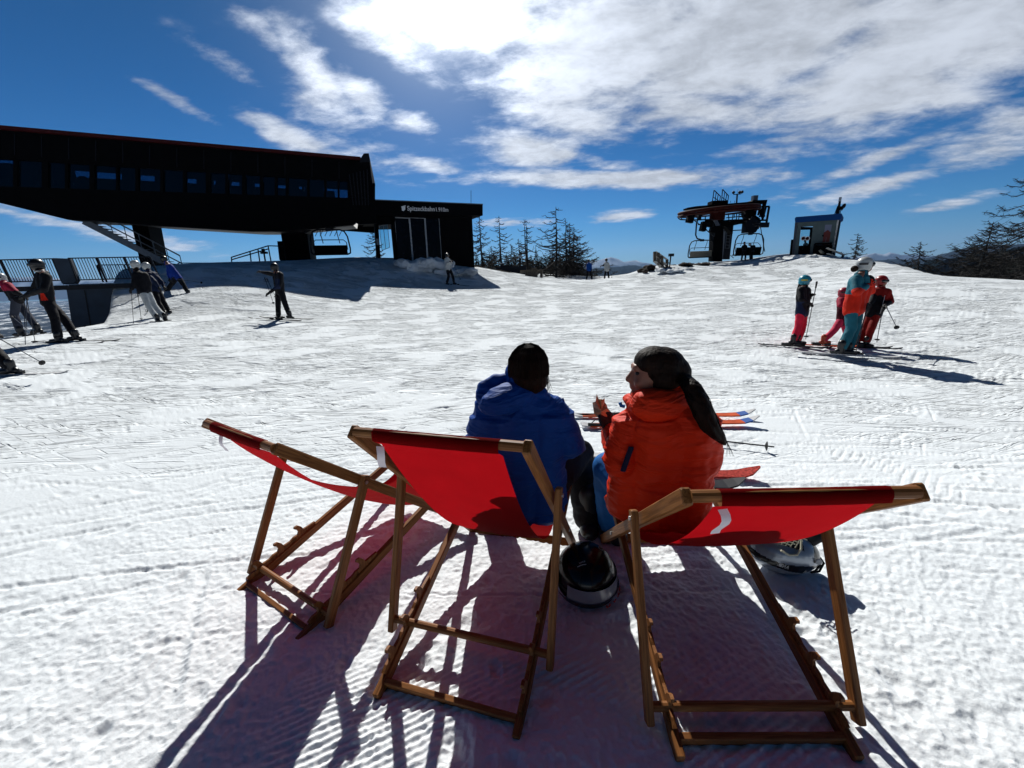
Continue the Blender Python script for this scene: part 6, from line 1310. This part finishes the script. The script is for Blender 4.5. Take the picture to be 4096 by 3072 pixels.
# snow heaps
def heap(px,py,D,sz,label,seed,vox=.12):
    p=at(px,py,D); m=MB(); r=random.Random(seed)
    for _ in range(26): m.ell(p+V((r.gauss(0,.36)*sz[0],r.gauss(0,.3)*sz[1],-abs(r.gauss(0,.32))*sz[2])),(sz[0]*.33*r.uniform(.5,1.2),sz[1]*.4,sz[2]*.42*r.uniform(.5,1.1)))
    o=m.build('snow_heap',M['snow'],None,org=p-V((0,0,sz[2]))); remesh(o,vox,3,lambda c:mnoise.noise(c*1.6)*.16+mnoise.noise(c*5)*.07+mnoise.noise(c*12)*.03); tag(o,label,'snow heap',group='heaps of shovelled snow'); return o
heap(1690,1050,26.5,(2.0,1.2,.85),'big heap of snow in front of the glass doors',1)
heap(1800,1082,27,(1.6,1.,.5),'low heap of snow right of the big one by the glass doors',2)
heap(3350,1045,30,(1.3,.9,.7),'heap of snow at the right foot of the hut',3,.1)
heap(3370,1082,26,(.9,.6,.3),'small snow clumps in front of the right hut heap',4,.08)
heap(3270,1028,31,(1.4,.7,.4),'crumbly snow bank at the hut wall',5,.1)
heap(2700,1078,30,(1.3,.7,.25),'low snow lumps right of the wooden railing',6,.1)
# machinery parked behind the fence
sm=empty('snow_machine',at(*z5(640,790),36)); tag(sm,'dark snow machine parked behind the low rail fence','machine'); sq=V(sm.location)
MB().box(at(*z5(600,745),36),(2.6,1.6,.7)).box(at(*z5(560,722),36),(1.1,1.4,.5)).build('body',M['dsteel'],sm,org=sq)
MB().tube([at(*z5(530,735),36),at(*z5(600,690),36),at(*z5(640,760),36)],.08,6).build('boom',M['dsteel'],sm,org=sq)
for u in (555,610,650): MB().tube([at(*z5(u,770),35.3),at(*z5(u,770),36)],.4,14).build('wheel',M['black'],sm,org=sq)
for u,v,w_ in ((690,602,.3),(510,672,.9)): MB().box(at(*z5(u,v),36),(w_,.3,.08)).build('plate',M['lsteel'],sm,org=sq)
# haze: one closed box of thin air around everything
hm=bpy.data.materials.new('haze'); hm.use_nodes=True; N=hm.node_tree.nodes; N.remove(N['Principled BSDF']); pvv=N.new('ShaderNodeVolumePrincipled'); pvv.inputs['Color'].default_value=(.40,.62,1.,1); pvv.inputs['Density'].default_value=1.5e-5; pvv.inputs['Anisotropy'].default_value=.3
hm.node_tree.links.new(pvv.outputs[0],N['Material Output'].inputs['Volume'])
hz=MB().box((0,0,0),(1,1,1)).build('haze',hm,None); hz.scale=(75000,75000,4200); hz.location=(0,0,-2100+1500); hz['kind']='stuff'
